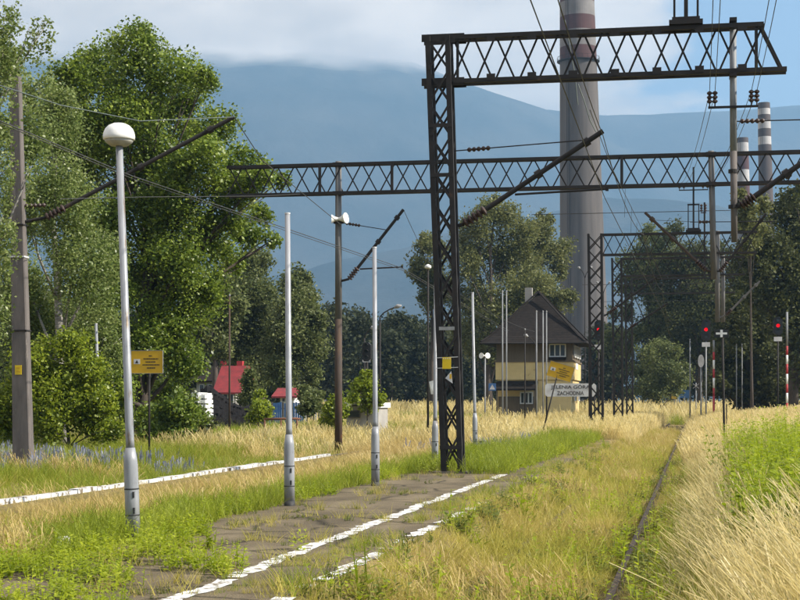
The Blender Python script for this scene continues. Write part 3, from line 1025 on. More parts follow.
# --- gantry 1, nearest
Y1 = 36.6
xb1, xt1 = -5.52, -5.86
g1 = root('catenary_gantry', (xb1, Y1, 0), 'nearest overhead line gantry with dark lattice tower at left and slanted free end at right', 'gantry')
corner = tower_parts(g1, xb1, xt1, Y1, 0.0, ZT + 0.04, 0.50, 0.58, M['steel_dark'], 13)
truss_parts(g1, Y1, xt1 + 0.30, 1.52, ZT, ZB, 0.50, M['steel_dark'], end_right=2.02)
mb = MB()
for z in (ZT, ZB):
    for y in (Y1 - 0.17, Y1 + 0.17):
        mb.box((xt1 + 0.12, y, z), (1.0, 0.03, 0.17))
mb.box((xt1 + 0.46, Y1 - 0.14, (ZT + ZB) / 2), (0.06, 0.05, 0.95))
part('gusset_plate', mb, M['steel_dark'], g1)
for z in (0.6, 6.9, 8.05):
    f = z / ZT
    part('batten_plate', MB().box((xb1 + (xt1 - xb1) * f, Y1 - 0.28, z), (0.52, 0.02, 0.09)), M['steel_dark'], g1)
f = 3.35 / ZT
part('batten_plate', MB().box((xb1 + (xt1 - xb1) * f, Y1 - 0.285, 3.35), (0.36, 0.02, 0.08)), M['sign_grey'], g1, label='pale grey batten plate across the tower')
xc = xb1 + (xt1 - xb1) * 2.55 / ZT
xk = xat(733, Y1)
part('drop_post', MB().tube([(xk + .03, Y1, 5.25), (xk + .01, Y1, 7.3)], [0.07, 0.078], 12), M['concrete_post'], g1, True, label='brownish lower end of the hanging post')
part('drop_post', MB().tube([(xk + .01, Y1, 7.3), (xk, Y1, ZT + 0.12)], [0.078, 0.075], 12), M['galv_dull'], g1, True, label='grey upper part of the hanging post')
for z in (ZT, ZB, 6.05, 6.85):
    part('post_clamp', MB().lathe((xk, Y1, z), [(0.105, -0.04), (0.105, 0.04)], 12), M['steel_dark'], g1)
part('post_cap', MB().box((xk, Y1, ZT + 0.13), (0.16, 0.46, 0.08)), M['steel_dark'], g1)
part('post_saddle', MB().box((xk, Y1, ZB - 0.09), (0.16, 0.46, 0.06)), M['steel_dark'], g1)
ojp = None
for i in range(0, 15, 2):
    for z in (ZT, ZB):
        c = Vector((xt1 + 0.30 + i * (1.52 - xt1 - 0.30) / 15, Y1 - 0.205, z + (-0.06 if z == ZT else 0.06)))
        if ojp is None:
            ojp = part('joint_plate', MB().box(c, (0.20, 0.012, 0.15)), M['steel_dark'], g1, origin=c)
        else:
            share(ojp, 'joint_plate', g1, c)
part('footing', MB().box((xb1, Y1, -0.03), (0.9, 0.8, 0.14)), M['concrete_post'], g1)

# yellow warning plate strapped to the tower (a thing fixed on the gantry)
o = root('warning_plate', (xc, Y1 - 0.34, 2.3), 'bright yellow plate strapped between two pale bars on the lattice tower', 'sign')
part('plate', MB().box((xc - 0.02, Y1 - 0.33, 2.55), (0.20, 0.012, 0.27)), M['yellow_bright'], o)
mb = MB()
for z in (2.44, 2.68):
    mb.bar((xc - 0.27, Y1 - 0.315, z - 0.01), (xc + 0.24, Y1 - 0.315, z + 0.01), 0.014, 0.014)
part('strap', mb, M['sign_white'], o)
for k in range(4):
    part('mark', MB().box((xc - 0.095 + k * 0.05, Y1 - 0.339, 2.655), (0.018, 0.004, 0.03)), M['sign_white'], o)
o = root('notice_triangle', (xc + 0.07, Y1 - 0.3, 2.1), 'folded dull yellow triangle below the bright plate on the lattice tower', 'sign')
part('plate', MB().add([(xc - 0.06, Y1 - 0.30, 2.20), (xc + 0.08, Y1 - 0.30, 2.36), (xc + 0.11, Y1 - 0.30, 2.08),
                        (xc - 0.06, Y1 - 0.29, 2.20), (xc + 0.08, Y1 - 0.29, 2.36), (xc + 0.11, Y1 - 0.29, 2.08)],
                       [(0, 2, 1), (3, 4, 5), (0, 1, 4, 3), (1, 2, 5, 4), (2, 0, 3, 5)]), M['sign_white'], o)
part('mark', MB().box((xc + 0.065, Y1 - 0.305, 2.24), (0.05, 0.004, 0.11)), M['yellow'], o)


def insulator(mb, p, q, r=0.055, n=5):
    """a stack of porcelain sheds along p-q"""
    p, q = Vector(p), Vector(q)
    pts, rad = [], []
    for i in range(n):
        for f, k in ((0.05, 0.45), (0.35, 1.0), (0.65, 1.0), (0.95, 0.45)):
            pts.append(p.lerp(q, (i + f) / n)); rad.append(r * k)
    mb.tube(pts, rad, 8)


def crossarm(name, xc_, Y, z, half, label, ins=0.2, gap=0.28, group='insulator cross arms on the gantries'):
    o = root(name, (xc_, Y, z), label, 'cross arm', group)
    part('arm', MB().bar((xc_ - half, Y, z), (xc_ + half, Y, z), 0.05, 0.05), M['steel_dark'], o)
    for s in (-1, 1):
        for k in (0, 1):
            x = xc_ + s * (half - 0.03 - k * gap)
            mb = MB()
            mb.tube([(x, Y, z), (x, Y, z + 0.12)], 0.018, 6)
            insulator(mb, (x, Y, z + 0.09), (x, Y, z + 0.09 + ins * 1.4), 0.06, 3)
            part('insulator', mb, M['insulator'], o)
    return o


crossarm('cross_arm', xk, Y1 - 0.12, 8.28, 0.45 + 0.1, 'cross arm with four insulators clamped to the grey hanging post of the nearest gantry', gap=0.12)


def top_mast(x, Y, zb, zt, label, head=False):
    o = root('line_mast', (x, Y, zb), label, 'mast', 'line masts on the gantries')
    mb = MB().bar((x, Y, zb), (x, Y, zt), 0.09, 0.09)
    part('post', mb, M['steel_dark'], o)
    for s in (-1, 1):
        part('stay', MB().bar((x + s * 0.26, Y, zb + 0.16), (x + s * 0.26, Y, zb + 1.35), 0.05, 0.05), M['steel_dark'], o)
    mb = MB()
    mb.box((x, Y, zb + 0.05), (0.75, 0.55, 0.1)); mb.box((x, Y, zb + 0.14), (0.62, 0.3, 0.1)); mb.box((x, Y, zb + 1.37), (0.6, 0.09, 0.07))
    part('base_frame', mb, M['steel_dark'], o)
    return o


top_mast(xat(686, Y1), Y1, ZT + 0.06, ZT + 3.4, 'mast on a box base on top of the nearest gantry')


def cantilever(foot, elbow, tip, label, tie_from=None, reg=None, rr=0.045, mat=None, ins_frac=0.16):
    """bracket arm: short horizontal foot, insulator, raking tube, top tie and registration tube"""
    mat = mat or M['steel_dark']
    o = root('cantilever_arm', foot, label, 'bracket arm')
    foot, elbow, tip = Vector(foot), Vector(elbow), Vector(tip)
    if (elbow - foot).length > 0.02:
        part('bracket', MB().tube([foot, elbow], rr * 0.8, 8), mat, o)
    a = elbow.lerp(tip, ins_frac)
    mb = MB(); insulator(mb, elbow, a, rr * 2.0, 5)
    part('insulator', mb, M['insulator'], o)
    part('raking_tube', MB().tube([a, tip], rr, 10), mat, o)
    mb = MB()
    for f in (0.45, 0.86):
        c = a.lerp(tip, f); d = (tip - a).normalized() * 0.07
        mb.tube([c - d, c + d], rr * 1.7, 8)
    part('clamp', mb, mat, o)
    if tie_from is not None:
        p, q = Vector(tie_from[0]), Vector(tie_from[1])
        part('tie_rod', MB().tube([p, q], 0.014, 6), mat, o)
        mb = MB(); insulator(mb, p.lerp(q, 0.1), p.lerp(q, 0.1) + (q - p).normalized() * 0.55, 0.055, 5)
        part('tie_insulator', mb, M['insulator'], o)
    if reg is not None:
        p, q = Vector(reg[0]), Vector(reg[1])
        part('registration_tube', MB().tube([p, q], 0.026, 8), mat, o)
        part('dropper_clip', MB().box(q, (0.07, 0.05, 0.09)), mat, o)
    return o


A = lambda px, py, Y: aty(px, py, Y)
cantilever(A(458, 226, Y1), A(464, 224, Y1), A(603, 131, Y1), 'bracket arm raking up from the nearest lattice tower across the big chimney',
           tie_from=(A(454, 151, Y1), A(586, 140, Y1)), reg=(A(515, 194.5, Y1), A(607, 189, Y1)), rr=0.06)
cantilever(A(733, 207, Y1), A(741, 206, Y1), A(826, 146, Y1), 'thick bracket arm reaching from the nearest grey hanging post to the right edge',
           tie_from=(A(730, 121.5, Y1), A(830, 119, Y1)), rr=0.065)

# --- gantry 2
Y2 = 55.3
x2a, x2b = xat(228, Y2), xat(880, Y2)
x2l, x2r = xat(338.5, Y2), xat(711, Y2)
g2 = root('catenary_gantry', (x2l, Y2, tz(x2l, Y2)), 'second overhead line gantry, long lattice girder spanning from the left trees to the right edge', 'gantry')
truss_parts(g2, Y2, x2a, x2b, ZT, ZB, 0.605, M['steel_dark'])
for px in (321, 393, 622):
    x = xat(px, Y2)
    part('girder_post', MB().bar((x, Y2 - 0.19, ZB), (x, Y2 - 0.19, ZT), 0.10, 0.05), M['steel_dark'], g2)
part('column', MB().tube([(x2l, Y2, 4.6), (x2l, Y2, ZT + 0.12)], [0.125, 0.11], 10), M['column_grey'], g2, True, label='greyish brown upper half of the left column')
part('column', MB().tube([(x2l, Y2, tz(x2l, Y2) - 0.2), (x2l, Y2, 4.6)], [0.14, 0.128], 10), M['column_rust'], g2, True, label='rusty lower half of the left column')
part('drop_post', MB().tube([(x2r + .10, Y2, 5.85), (x2r, Y2, ZT + 0.12)], [0.11, 0.105], 10), M['column_grey'], g2, True, label='grey hanging post at the right')
for x in (x2l, x2r):
    for z in (ZT, ZB):
        part('column_clamp', MB().box((x, Y2, z), (0.34, 0.42, 0.12)), M['steel_dark'], g2)
cantilever(A(341, 281, Y2), A(349, 279, Y2), A(403.5, 209.5, Y2), 'bracket arm raking up from the left column of the second gantry',
           tie_from=(A(341, 222.5, Y2), A(387, 230, Y2)), reg=(A(360, 269, Y2), A(402, 267, Y2)), rr=0.055)
cantilever(A(714, 272, Y2), A(706, 270, Y2), A(645, 212.5, Y2), 'rust coloured bracket arm raking up to the left from the second gantry', rr=0.05, mat=M['column_rust'])
cantilever(A(712, 272, Y2), A(720, 271, Y2), A(766, 214, Y2), 'thin dark bracket arm raking up to the right from the second gantry',
           tie_from=(A(690, 222, Y2), A(776, 221.5, Y2)), rr=0.04)

# loudspeaker cluster on the left column
o = root('loudspeaker', A(340, 224, Y2 - 0.1), 'pale loudspeaker horns clamped to the left column of the second gantry', 'loudspeaker')
b = A(338.5, 219, Y2 - 0.22)
part('horn', MB().tube([b, b + Vector((0.14, -0.05, 0)), b + Vector((0.30, -0.1, 0.02))], [0.05, 0.10, 0.2], 12), M['white'], o)
part('horn', MB().tube([b, b + Vector((-0.14, -0.03, 0)), b + Vector((-0.24, -0.05, 0.0))], [0.05, 0.09, 0.16], 12), M['white'], o)
part('bracket', MB().box(b + Vector((0, 0.05, -0.12)), (0.36, 0.12, 0.08)), M['steel_dark'], o)


# --- gantries 3..5
def far_gantry(px_l, py_t, px_r, lab, px_cols, pitch=0.6, wpx=15):
    D = (ZT - EYE) * FPX / (HOR - py_t)
    Y = D * (CS + (px_l - 400) / FPX * SN)
    x = xat(px_l, Y)
    w = wpx * D / FPX
    x0 = x
    g = root('catenary_gantry', (x0, Y, tz(x0, Y)), lab, 'gantry')
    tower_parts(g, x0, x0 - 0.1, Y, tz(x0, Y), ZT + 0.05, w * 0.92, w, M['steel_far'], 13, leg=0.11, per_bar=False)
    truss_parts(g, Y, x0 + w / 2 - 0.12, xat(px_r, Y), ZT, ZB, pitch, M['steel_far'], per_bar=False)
    for px in px_cols:
        xx = xat(px, Y)
        part('drop_post', MB().tube([(xx, Y, aty(px, 322, Y).z), (xx, Y, ZT + 0.1)], [0.12, 0.11], 8), M['column_grey'], g, True)
    return Y, x0


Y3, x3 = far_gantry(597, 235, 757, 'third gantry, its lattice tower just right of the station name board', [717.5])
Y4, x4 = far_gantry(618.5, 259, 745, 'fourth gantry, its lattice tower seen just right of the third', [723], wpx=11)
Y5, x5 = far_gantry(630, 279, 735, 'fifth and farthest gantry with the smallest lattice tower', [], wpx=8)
top_mast(xat(693.5, Y3), Y3, ZT + 0.06, ZT + 3.3, 'mast on a box base on top of the third gantry')
crossarm('cross_arm', xat(693.5, Y3), Y3 - 0.1, ZT + 2.15, 0.72, 'cross arm with four insulators on the mast of the third gantry', gap=0.22, ins=0.2)
x = xat(704.5, Y4)
o = root('line_mast', (x, Y4, ZB - 0.2), 'thin insulator mast on the fourth gantry', 'mast', 'line masts on the gantries')
part('post', MB().bar((x, Y4 - 0.25, ZB - 0.2), (x, Y4 - 0.25, ZT + 3.2), 0.10, 0.10), M['steel_far'], o)
mb = MB(); mb.bar((x - .22, Y4 - .25, ZT + 2.6), (x + .1, Y4 - .25, ZT + 2.6), .06)
for s in (-.18, 0.05):
    insulator(mb, (x + s, Y4 - .25, ZT + 2.65), (x + s, Y4 - .25, ZT + 3.1), 0.08, 3)
part('insulator', mb, M['insulator'], o)
cantilever(A(604, 316, Y3), A(609, 313, Y3), A(657, 277, Y3), 'bracket arm on the third gantry tower', rr=0.05, mat=M['steel_far'])
cantilever(A(627, 330, Y4), A(631, 327, Y4), A(668, 303, Y4), 'bracket arm on the fourth gantry tower', rr=0.05, mat=M['steel_far'])
cantilever(A(719, 318, Y3), A(726, 315, Y3), A(760, 281, Y3), 'pale bracket arm raking right in front of the dark trees', rr=0.05, mat=M['column_grey'])


# ---------------------------------------------------------------- concrete post at the left with its arm
D0 = 1.85 * FPX / (474 - HOR)
b = at(24, 474, D0); tp = at(15.5, 76, D0)
o = root('concrete_post', b, 'old square concrete catenary post at the left edge', 'post')
w0, w1 = 0.27 * 0.95, 0.145 * 1.2
mb = MB()
d = Vector((0, 0.15, 0))
for (c, w) in ((b - Vector((0, 0, 0.3)), 0.255), (tp, 0.165)):
    pass
lo, hi = b - Vector((0, 0, 0.3)), tp
vs = []
for c, w, dp in ((lo, 0.50, 0.30), (hi, 0.27, 0.2)):
    k = 0.025
    for (sx, sy) in ((-w / 2 + k, -dp / 2), (w / 2 - k, -dp / 2), (w / 2, -dp / 2 + k), (w / 2, dp / 2 - k), (w / 2 - k, dp / 2), (-w / 2 + k, dp / 2), (-w / 2, dp / 2 - k), (-w / 2, -dp / 2 + k)):
        vs.append(c + Vector((sx, sy, 0)))
mb.add(vs, [(i, (i + 1) % 8, 8 + (i + 1) % 8, 8 + i) for i in range(8)] + [tuple(range(7, -1, -1)), tuple(range(8, 16))])
part('shaft', mb, M['concrete_post'], o)
for f, wd in ((0.36, 0.44), (0.545, 0.40), (0.625, 0.38)):
    c = b.lerp(tp, f)
    part('steel_band', MB().box(c, (wd, 0.31, 0.035)), M['steel_dark'] if f != 0.545 else M['sign_white'], o)
c = at(21, 370, D0)
o = root('number_plate', c - Vector((0, 0.2, 0)), 'small yellow plate on the old concrete post', 'sign')
part('plate', MB().box(c + Vector((0, -0.165, 0)), (0.18, 0.012, 0.24)), M['yellow_bright'], o)
mb = MB()
for k in range(2):
    mb.box(c + Vector((0.0, -0.173, 0.05 - 0.09 * k)), (0.10, 0.004, 0.035))
part('marks', mb, M['yellow'], o)
cantilever(at(24, 222, D0), at(46, 217.5, D0), at(234, 117, D0), 'long dark bracket arm reaching right from the old concrete post',
           tie_from=(at(22, 206, D0), at(47, 205, D0)), rr=0.055, ins_frac=0.1)


# ---------------------------------------------------------------- lamp poles on the platform
def lamp_pole(px_b, py_b, px_t, py_t, label, head=False, z=0.0, thick=0.085, thin=0.05, frac=0.235, mat=None, D=None):
    mat = mat or M['galv']
    b = gp(px_b, py_b, z) if D is None else at(px_b, py_b, D)
    D = (EYE - z) * FPX / (py_b - HOR) if D is None else D
    t = at(px_t, py_t, D)
    o = root('lamp_pole', b, label, 'lamp pole', 'grey lamp poles along the platform')
    L_ = (t - b)
    p = lambda f: b + L_ * f
    part('lower_shaft', MB().tube([p(-0.02), p(0.018)], [thick * 1.04, thick * 1.04], 16), M['tar'], o, True, label='black painted foot')
    q = part('lower_shaft', MB().tube([p(0.018), p(frac * 0.45), p(frac * 0.80), p(frac * 0.86), p(frac)], [thick, thick, thick * 0.98, thick * 0.94, thin * 1.15], 16), mat, o, True)
    part('upper_shaft', MB().tube([p(frac), p(frac + 0.02), p(1.0)], [thin * 1.05, thin, thin * 0.82], 14), mat, o, True)
    mb = MB()
    for f in (frac * 0.28, frac * 0.56):
        c = p(f); n = L_.normalized() * 0.008
        mb.tube([c - n, c + n], thick * 1.03, 16)
    part('band', mb, M['tar'], o, True)
    if thick > 0.06:
        mb = MB()
        for f in (frac * 0.33, frac * 0.50):
            c = p(f)
            mb.box(c + Vector((thick * 0.55, -thick * 0.80, 0)), (0.02, 0.03, 0.07))
        part('access_cover', mb, M['tar'], o)
    if head:
        h = p(1.0)
        prof = [(0.075, -0.10), (0.10, -0.08), (0.17, -0.055), (0.185, -0.04)]
        part('lamp_skirt', MB().lathe(h, [(0.06, -0.085), (0.105, -0.08), (0.158, -0.04), (0.172, -0.012)], 24), M['dome_ring'], o, True)
        part('lamp_dome', MB().lathe(h, [(0.178, -0.012), (0.188, -0.006), (0.190, 0.03), (0.182, 0.075), (0.162, 0.12), (0.125, 0.158), (0.072, 0.182), (0.015, 0.19)], 28), M['white_dome'], o, True)
    else:
        part('cap', MB().tube([p(1.0), p(1.0) + Vector((0, 0, 0.02))], thin * 0.9, 12), M['sign_white'], o)
    return o


lamp_pole(133.5, 541, 119, 139, 'grey lamp pole with white dome lamp, nearest on the platform', head=True, frac=0.232)
lamp_pole(289.5, 506, 287.5, 214, 'headless grey lamp pole, second from the left', frac=0.245)
lamp_pole(375.5, 486, 374.5, 248, 'headless grey lamp pole, third from the left, standing on the asphalt', frac=0.25)
lamp_pole(435, 468, 435.5, 279, 'headless grey lamp pole just left of the lattice tower', frac=0.25)
lamp_pole(475.5, 453, 472.5, 293, 'headless grey lamp pole just right of the lattice tower', frac=0.25)
lamp_pole(101, 452, 96, 324, 'thin grey pole in the meadow left of the yellow sign', D=52, frac=0.27, thick=0.085, thin=0.055)
b = at(428, 440, 62)
o = root('lamp_pole', Vector((b.x, b.y, 0)), 'thin dark far pole with small white head left of the lattice tower', 'lamp pole')
part('shaft', MB().tube([(b.x, b.y, -0.2), (b.x, b.y, at(428, 268, 62).z)], [0.05, 0.035], 8), M['steel_far'], o, True)
part('lamp_head', MB().lathe((b.x, b.y, at(428, 269, 62).z), [(0.05, 0), (0.13, 0.04), (0.13, 0.12), (0.04, 0.18)], 12), M['white_dome'], o, True)

b = gp(482, 452, 0)
o = root('marker_post', b, 'short grey stump beside the pole right of the lattice tower', 'post')
part('post', MB().tube([b - Vector((0, 0, .1)), b + Vector((0, 0, 0.32))], 0.075, 10), M['galv_dull'], o, True)
part('cap', MB().lathe(b + Vector((0, 0, 0.32)), [(0.085, 0), (0.085, 0.03), (0.03, 0.06)], 10), M['tar'], o, True)
b = at(432.5, 388, 41.0)
o = root('paper_notice', b, 'torn white paper notice on the pole left of the lattice tower', 'notice')
part('sheet', MB().add([b + Vector((-0.09, 0, 0.16)), b + Vector((0.03, -0.02, 0.20)), b + Vector((0.06, -0.03, -0.16)), b + Vector((-0.04, 0.0, -0.16)), b + Vector((-0.03, -0.03, 0))],
                       [(0, 4, 1), (1, 4, 2), (2, 4, 3), (3, 4, 0)]), M['white'], o)


# ---------------------------------------------------------------- yellow signs and the station name board
def text_lines(r, lines, mat, name='lettering'):
    """lines: (string, centre, height, right vec, up vec)"""
    for s, c, h, rv, uv, wd in lines:
        cu = bpy.data.curves.new('text', 'FONT')
        cu.body = s; cu.size = 1.0; cu.align_x = 'CENTER'; cu.align_y = 'CENTER'
        cu.extrude = 0.004; cu.offset = 0.012
        to = bpy.data.objects.new('text', cu)
        me = bpy.data.meshes.new_from_object(to)
        bpy.data.objects.remove(to)
        n = len(me.vertices)
        co = np.empty(n * 3, np.float32); me.vertices.foreach_get('co', co); co = co.reshape(-1, 3)
        mn, mxx = co.min(0), co.max(0)
        co[:, 0] = (co[:, 0] - (mn[0] + mxx[0]) / 2) / (mxx[0] - mn[0]) * wd
        co[:, 1] = (co[:, 1] - (mn[1] + mxx[1]) / 2) / (mxx[1] - mn[1]) * h
        rv, uv = Vector(rv), Vector(uv); nv = rv.cross(uv)
        V = co[:, :1] * np.array(rv)[None] + co[:, 1:2] * np.array(uv)[None] + co[:, 2:3] * np.array(nv)[None]
        me.vertices.foreach_set('co', V.astype(np.float32).ravel())
        me.materials.clear(); me.materials.append(mat)
        me.update()
        o = link(name, me, r)
        o.location = Vector(c) - ORG[r.name]


def print_lines(c, rv, uv, nv, spec):
    """illegible small print: short uneven dashes, one row per line"""
    mb = MB()
    rot = Matrix((rv, nv, uv)).transposed()
    for (dy, x0, x1, h) in spec:
        x = x0
        while x < x1 - 0.01:
            w = random.uniform(0.022, 0.05)
            w = min(w, x1 - x)
            mb.box(c + rv * (x + w / 2) + uv * dy, (w, 0.004, h), rot)
            x += w + 0.009
    return mb


def yellow_sign(c, w, h, tilt, label, posts, facing=0.0, post_mat=None, icon=True):
    rv = Vector((math.cos(tilt), 0, math.sin(tilt)))
    uv = Vector((-math.sin(tilt), 0, math.cos(tilt)))
    nv = Vector((0, 1, 0))
    o = root('warning_sign', (posts[0][0].x, posts[0][0].y, posts[0][0].z), label, 'sign')
    rot = Matrix((rv, nv, uv)).transposed()
    part('board', MB().box(c, (w, 0.015, h), rot), M['yellow'], o)
    mb = MB()
    e = 0.012
    for s in (-1, 1):
        mb.box(c + rv * s * (w / 2 + e / 2), (e, 0.03, h + 2 * e), rot)
        mb.box(c + uv * s * (h / 2 + e / 2), (w, 0.03, e), rot)
    part('rim', mb, M['sign_grey'], o)
    k = c - nv * 0.0105
    part('small_print', print_lines(k, rv, uv, nv, [(h * 0.27, w * 0.06, w * 0.16, h * .05), (h * 0.14, -w * .11, w * .36, h * .05), (0.0, -w * .04, w * .27, h * .05),
                                               (-h * 0.13, -w * .14, w * .40, h * .05), (-h * .27, 0.0, w * .27, h * .055)]), M['ink'], o)
    ic = k - rv * w * 0.32 + uv * h * 0.02
    part('symbol_panel', MB().box(ic, (w * 0.2, 0.004, h * 0.22), rot), M['sign_white'], o)
    a = h * 0.075
    t = ic - nv * 0.004
    tri = [t + uv * a - rv * 0, t - uv * a - rv * a, t - uv * a + rv * a]
    part('symbol', MB().add(tri + [p - nv * 0.003 for p in tri], [(0, 2, 1), (3, 4, 5), (0, 1, 4, 3), (1, 2, 5, 4), (2, 0, 3, 5)]), M['ink'], o)
    for (p, q) in posts:
        part('post', MB().tube([p, q], 0.032, 8), post_mat or M['steel_far'], o, True)
    return o


D = 47.0
c = at(147, 362, D)
pb = at(148.5, 459, D); pb.z = tz(pb.x, pb.y) - 0.1
yellow_sign(c, 0.97, 0.66, 0.0, 'yellow warning sign on a single post behind the domed lamp pole',
            [(pb + Vector((0, 0.06, 0)), c + Vector((0.05, 0.06, 0.38)))])
D = 69.0
c = at(560.6, 371.5, D)
p0 = at(540, 441, D); p0.z = -0.1
yellow_sign(c, 1.08, 0.66, R(-17), 'crooked yellow warning sign on a leaning post above the station name board',
            [(p0 + Vector((0, 0.05, 0)), at(558.0, 372, D) + Vector((0, 0.05, 0)))])

D = 92.0
c = at(570.5, 390, D)
o = root('station_sign', (c.x, c.y, 0), 'white station name board reading JELENIA GÓRA ZACHODNIA on two posts', 'sign')
w, h = 51 * D / FPX, 13.2 * D / FPX
mb = MB()
k = 0.12
pts = [(-w / 2 + k, -h / 2), (w / 2 - k, -h / 2), (w / 2, -h / 2 + k), (w / 2, h / 2 - k), (w / 2 - k, h / 2), (-w / 2 + k, h / 2), (-w / 2, h / 2 - k), (-w / 2, -h / 2 + k)]
mb.add([c + Vector((a, -0.02, b_)) for a, b_ in pts] + [c + Vector((a, 0.02, b_)) for a, b_ in pts],
       [tuple(range(8)), tuple(range(15, 7, -1))] + [(i, 8 + i, 8 + (i + 1) % 8, (i + 1) % 8) for i in range(8)])
part('board', mb, M['sign_white'], o)
text_lines(o, [('JELENIA GÓRA', c + Vector((0.0, -0.026, h * 0.22)), h * 0.40, (1, 0, 0), (0, 0, 1), w * 0.76),
               ('ZACHODNIA', c + Vector((0.0, -0.026, -h * 0.24)), h * 0.31, (1, 0, 0), (0, 0, 1), w * 0.52)], M['ink'])
for s in (-1, 1):
    part('post', MB().tube([c + Vector((s * w * 0.47, 0.07, -c.z - 0.2)), c + Vector((s * w * 0.47, 0.07, h * 0.45))], 0.045, 8), M['steel_far'], o, True)


# ---------------------------------------------------------------- signal box
def build_signal_box():
    Yf = 130.0
    x0, x1 = -16.1, -9.75
    y0, y1 = Yf, Yf + 9
    Z = lambda py: EYE + (HOR - py) * Yf / FPX * 1.02
    gz = -0.3
    o = root('signal_box', ((x0 + x1) / 2, (y0 + y1) / 2, gz), 'two storey cream signal box with steep dark hipped roof beside the chimney', 'building')
    ze = Z(343)            # eaves
    zbd = Z(362)           # top of cream band
    zlo = Z(380)
    part('lower_wall', MB().box(((x0 + x1) / 2, (y0 + y1) / 2, (gz + zlo) / 2 - 0.2), (x1 - x0 - 0.3, y1 - y0 - 0.3, zlo - gz + 0.4)), M['plaster_cream'], o)
    part('middle_wall', MB().box(((x0 + x1) / 2, (y0 + y1) / 2, (zlo + zbd) / 2), (x1 - x0, y1 - y0, zbd - zlo)), M['plaster_cream'], o)
    part('upper_wall', MB().box(((x0 + x1) / 2, (y0 + y1) / 2, (zbd + ze) / 2 + 0.1), (x1 - x0 - 0.12, y1 - y0 - 0.12, ze - zbd + 0.2)), M['timber_dark'], o)
    cx, cy_ = (x0 + x1) / 2, (y0 + y1) / 2
    ov = 1.15
    hx, hy = (x1 - x0) / 2 + ov, (y1 - y0) / 2 + ov
    zt = EYE + (HOR - 294.5) * (cy_ * 1.0) / FPX * 1.02
    mb = MB()
    rings = []
    prof = [(1.0, ze - 0.12), (0.985, ze - 0.02)]
    for q in range(1, 4):
        prof += [(0.985 - 0.055 * q + 0.008, ze + (zt - ze) * 0.043 * q - 0.05), (0.985 - 0.055 * q, ze + (zt - ze) * 0.043 * q)]
    for q in range(1, 19):
        f_, z_ = 0.82 * (1 - q / 18), ze + (zt - ze) * (0.13 + 0.87 * q / 18)
        prof += ([(f_ + 0.010, z_ - 0.055)] if q < 18 else []) + [(f_, z_)]
    for f, z in prof:
        rings.append([(cx + sx * (hx * f + (0.0)), cy_ + sy * hy * f if f else cy_ + sy * 0.9, z) for sx, sy in ((-1, -1), (1, -1), (1, 1), (-1, 1))])
    vs = [p for rr in rings for p in rr]
    fs = [tuple(range(3, -1, -1))]
    for i in range(len(prof) - 1):
        for k in range(4):
            fs.append((i * 4 + k, i * 4 + (k + 1) % 4, i * 4 + 4 + (k + 1) % 4, i * 4 + 4 + k))
    mb.add(vs, fs)
    rf = part('roof', mb, M['roof_dark'], o)
    mb = MB()
    for k in range(4):
        for i, j in ((1, 7), (7, len(rings) - 1)):
            p, q = Vector(rings[i][k]), Vector(rings[j][k])
            mb.bar(p + Vector((0, 0, 0.03)), q + Vector((0, 0, 0.03)), 0.22, 0.07)
    part('hip_ridge', mb, M['roof_dark'], rf)
    part('gutter', MB().tube([(rings[0][0][0], rings[0][0][1] - 0.06, ze - 0.14), (rings[0][1][0], rings[0][1][1] - 0.06, ze - 0.14)], 0.07, 6), M['steel_far'], rf)
    part('chimney', MB().box((cx - 0.9, cy_, zt - 0.2), (0.6, 0.6, 1.2)), M['plaster_grey'], rf)
    # windows

    def win(xa, xb, za, zb, face='f', panes=2, boxes=False):
        if face == 'f':
            yy = y0 - 0.03
            c = Vector(((xa + xb) / 2, yy, (za + zb) / 2))
            fm = MB()
            t = 0.10
            fm.box((c.x, yy, zb - t / 2), (xb - xa, 0.1, t)); fm.box((c.x, yy, za + t / 2), (xb - xa, 0.1, t))
            for k in range(panes + 1):
                x = xa + t / 2 + (xb - xa - t) * k / panes
                fm.box((x, yy, c.z), (t, 0.1, zb - za - 2 * t))
            wo = part('window', fm, M['window_frame'], o)
            for k in range(panes):
                xx = xa + t + (xb - xa - t) * k / panes
                part('pane', MB().box((xx + ((xb - xa - t) / panes - t) / 2, yy + 0.02, c.z), ((xb - xa - t) / panes - t, 0.02, zb - za - 2 * t)), M['glass'], wo)
        else:
            xx = x1 + 0.03
            c = Vector((xx, (xa + xb) / 2, (za + zb) / 2))
            fm = MB()
            t = 0.10
            fm.box((xx, c.y, zb - t / 2), (0.1, xb - xa, t)); fm.box((xx, c.y, za + t / 2), (0.1, xb - xa, t))
            for k in range(panes + 1):
                y = xa + t / 2 + (xb - xa - t) * k / panes
                fm.box((xx, y, c.z), (0.1, t, zb - za - 2 * t))
            wo = part('window', fm, M['window_frame'], o)
            for k in range(panes):
                yv = xa + t + (xb - xa - t) * k / panes
                part('pane', MB().box((xx - 0.02, yv + ((xb - xa - t) / panes - t) / 2, c.z), (0.02, (xb - xa - t) / panes - t, zb - za - 2 * t)), M['glass'], wo)

    X = lambda px: xat(px, Yf)
    win(X(549), X(566), Z(358), Z(345), panes=3)
    part('flower_box', MB().box((X(557.5), y0 - 0.2, Z(359.5)), (X(566) - X(549), 0.25, 0.2)), M['roof_dark'], o)
    for ya in (1.0, 3.6, 6.2):
        win(y0 + ya, y0 + ya + 1.7, Z(358), Z(346), face='s', panes=2)
    for ya in (1.5, 5.5):
        win(y0 + ya, y0 + ya + 1.2, Z(401), Z(388), face='s', panes=2)
    # porch roof and dark entrance under the cream band
    mb = MB()
    xa, xb = X(497), X(538)
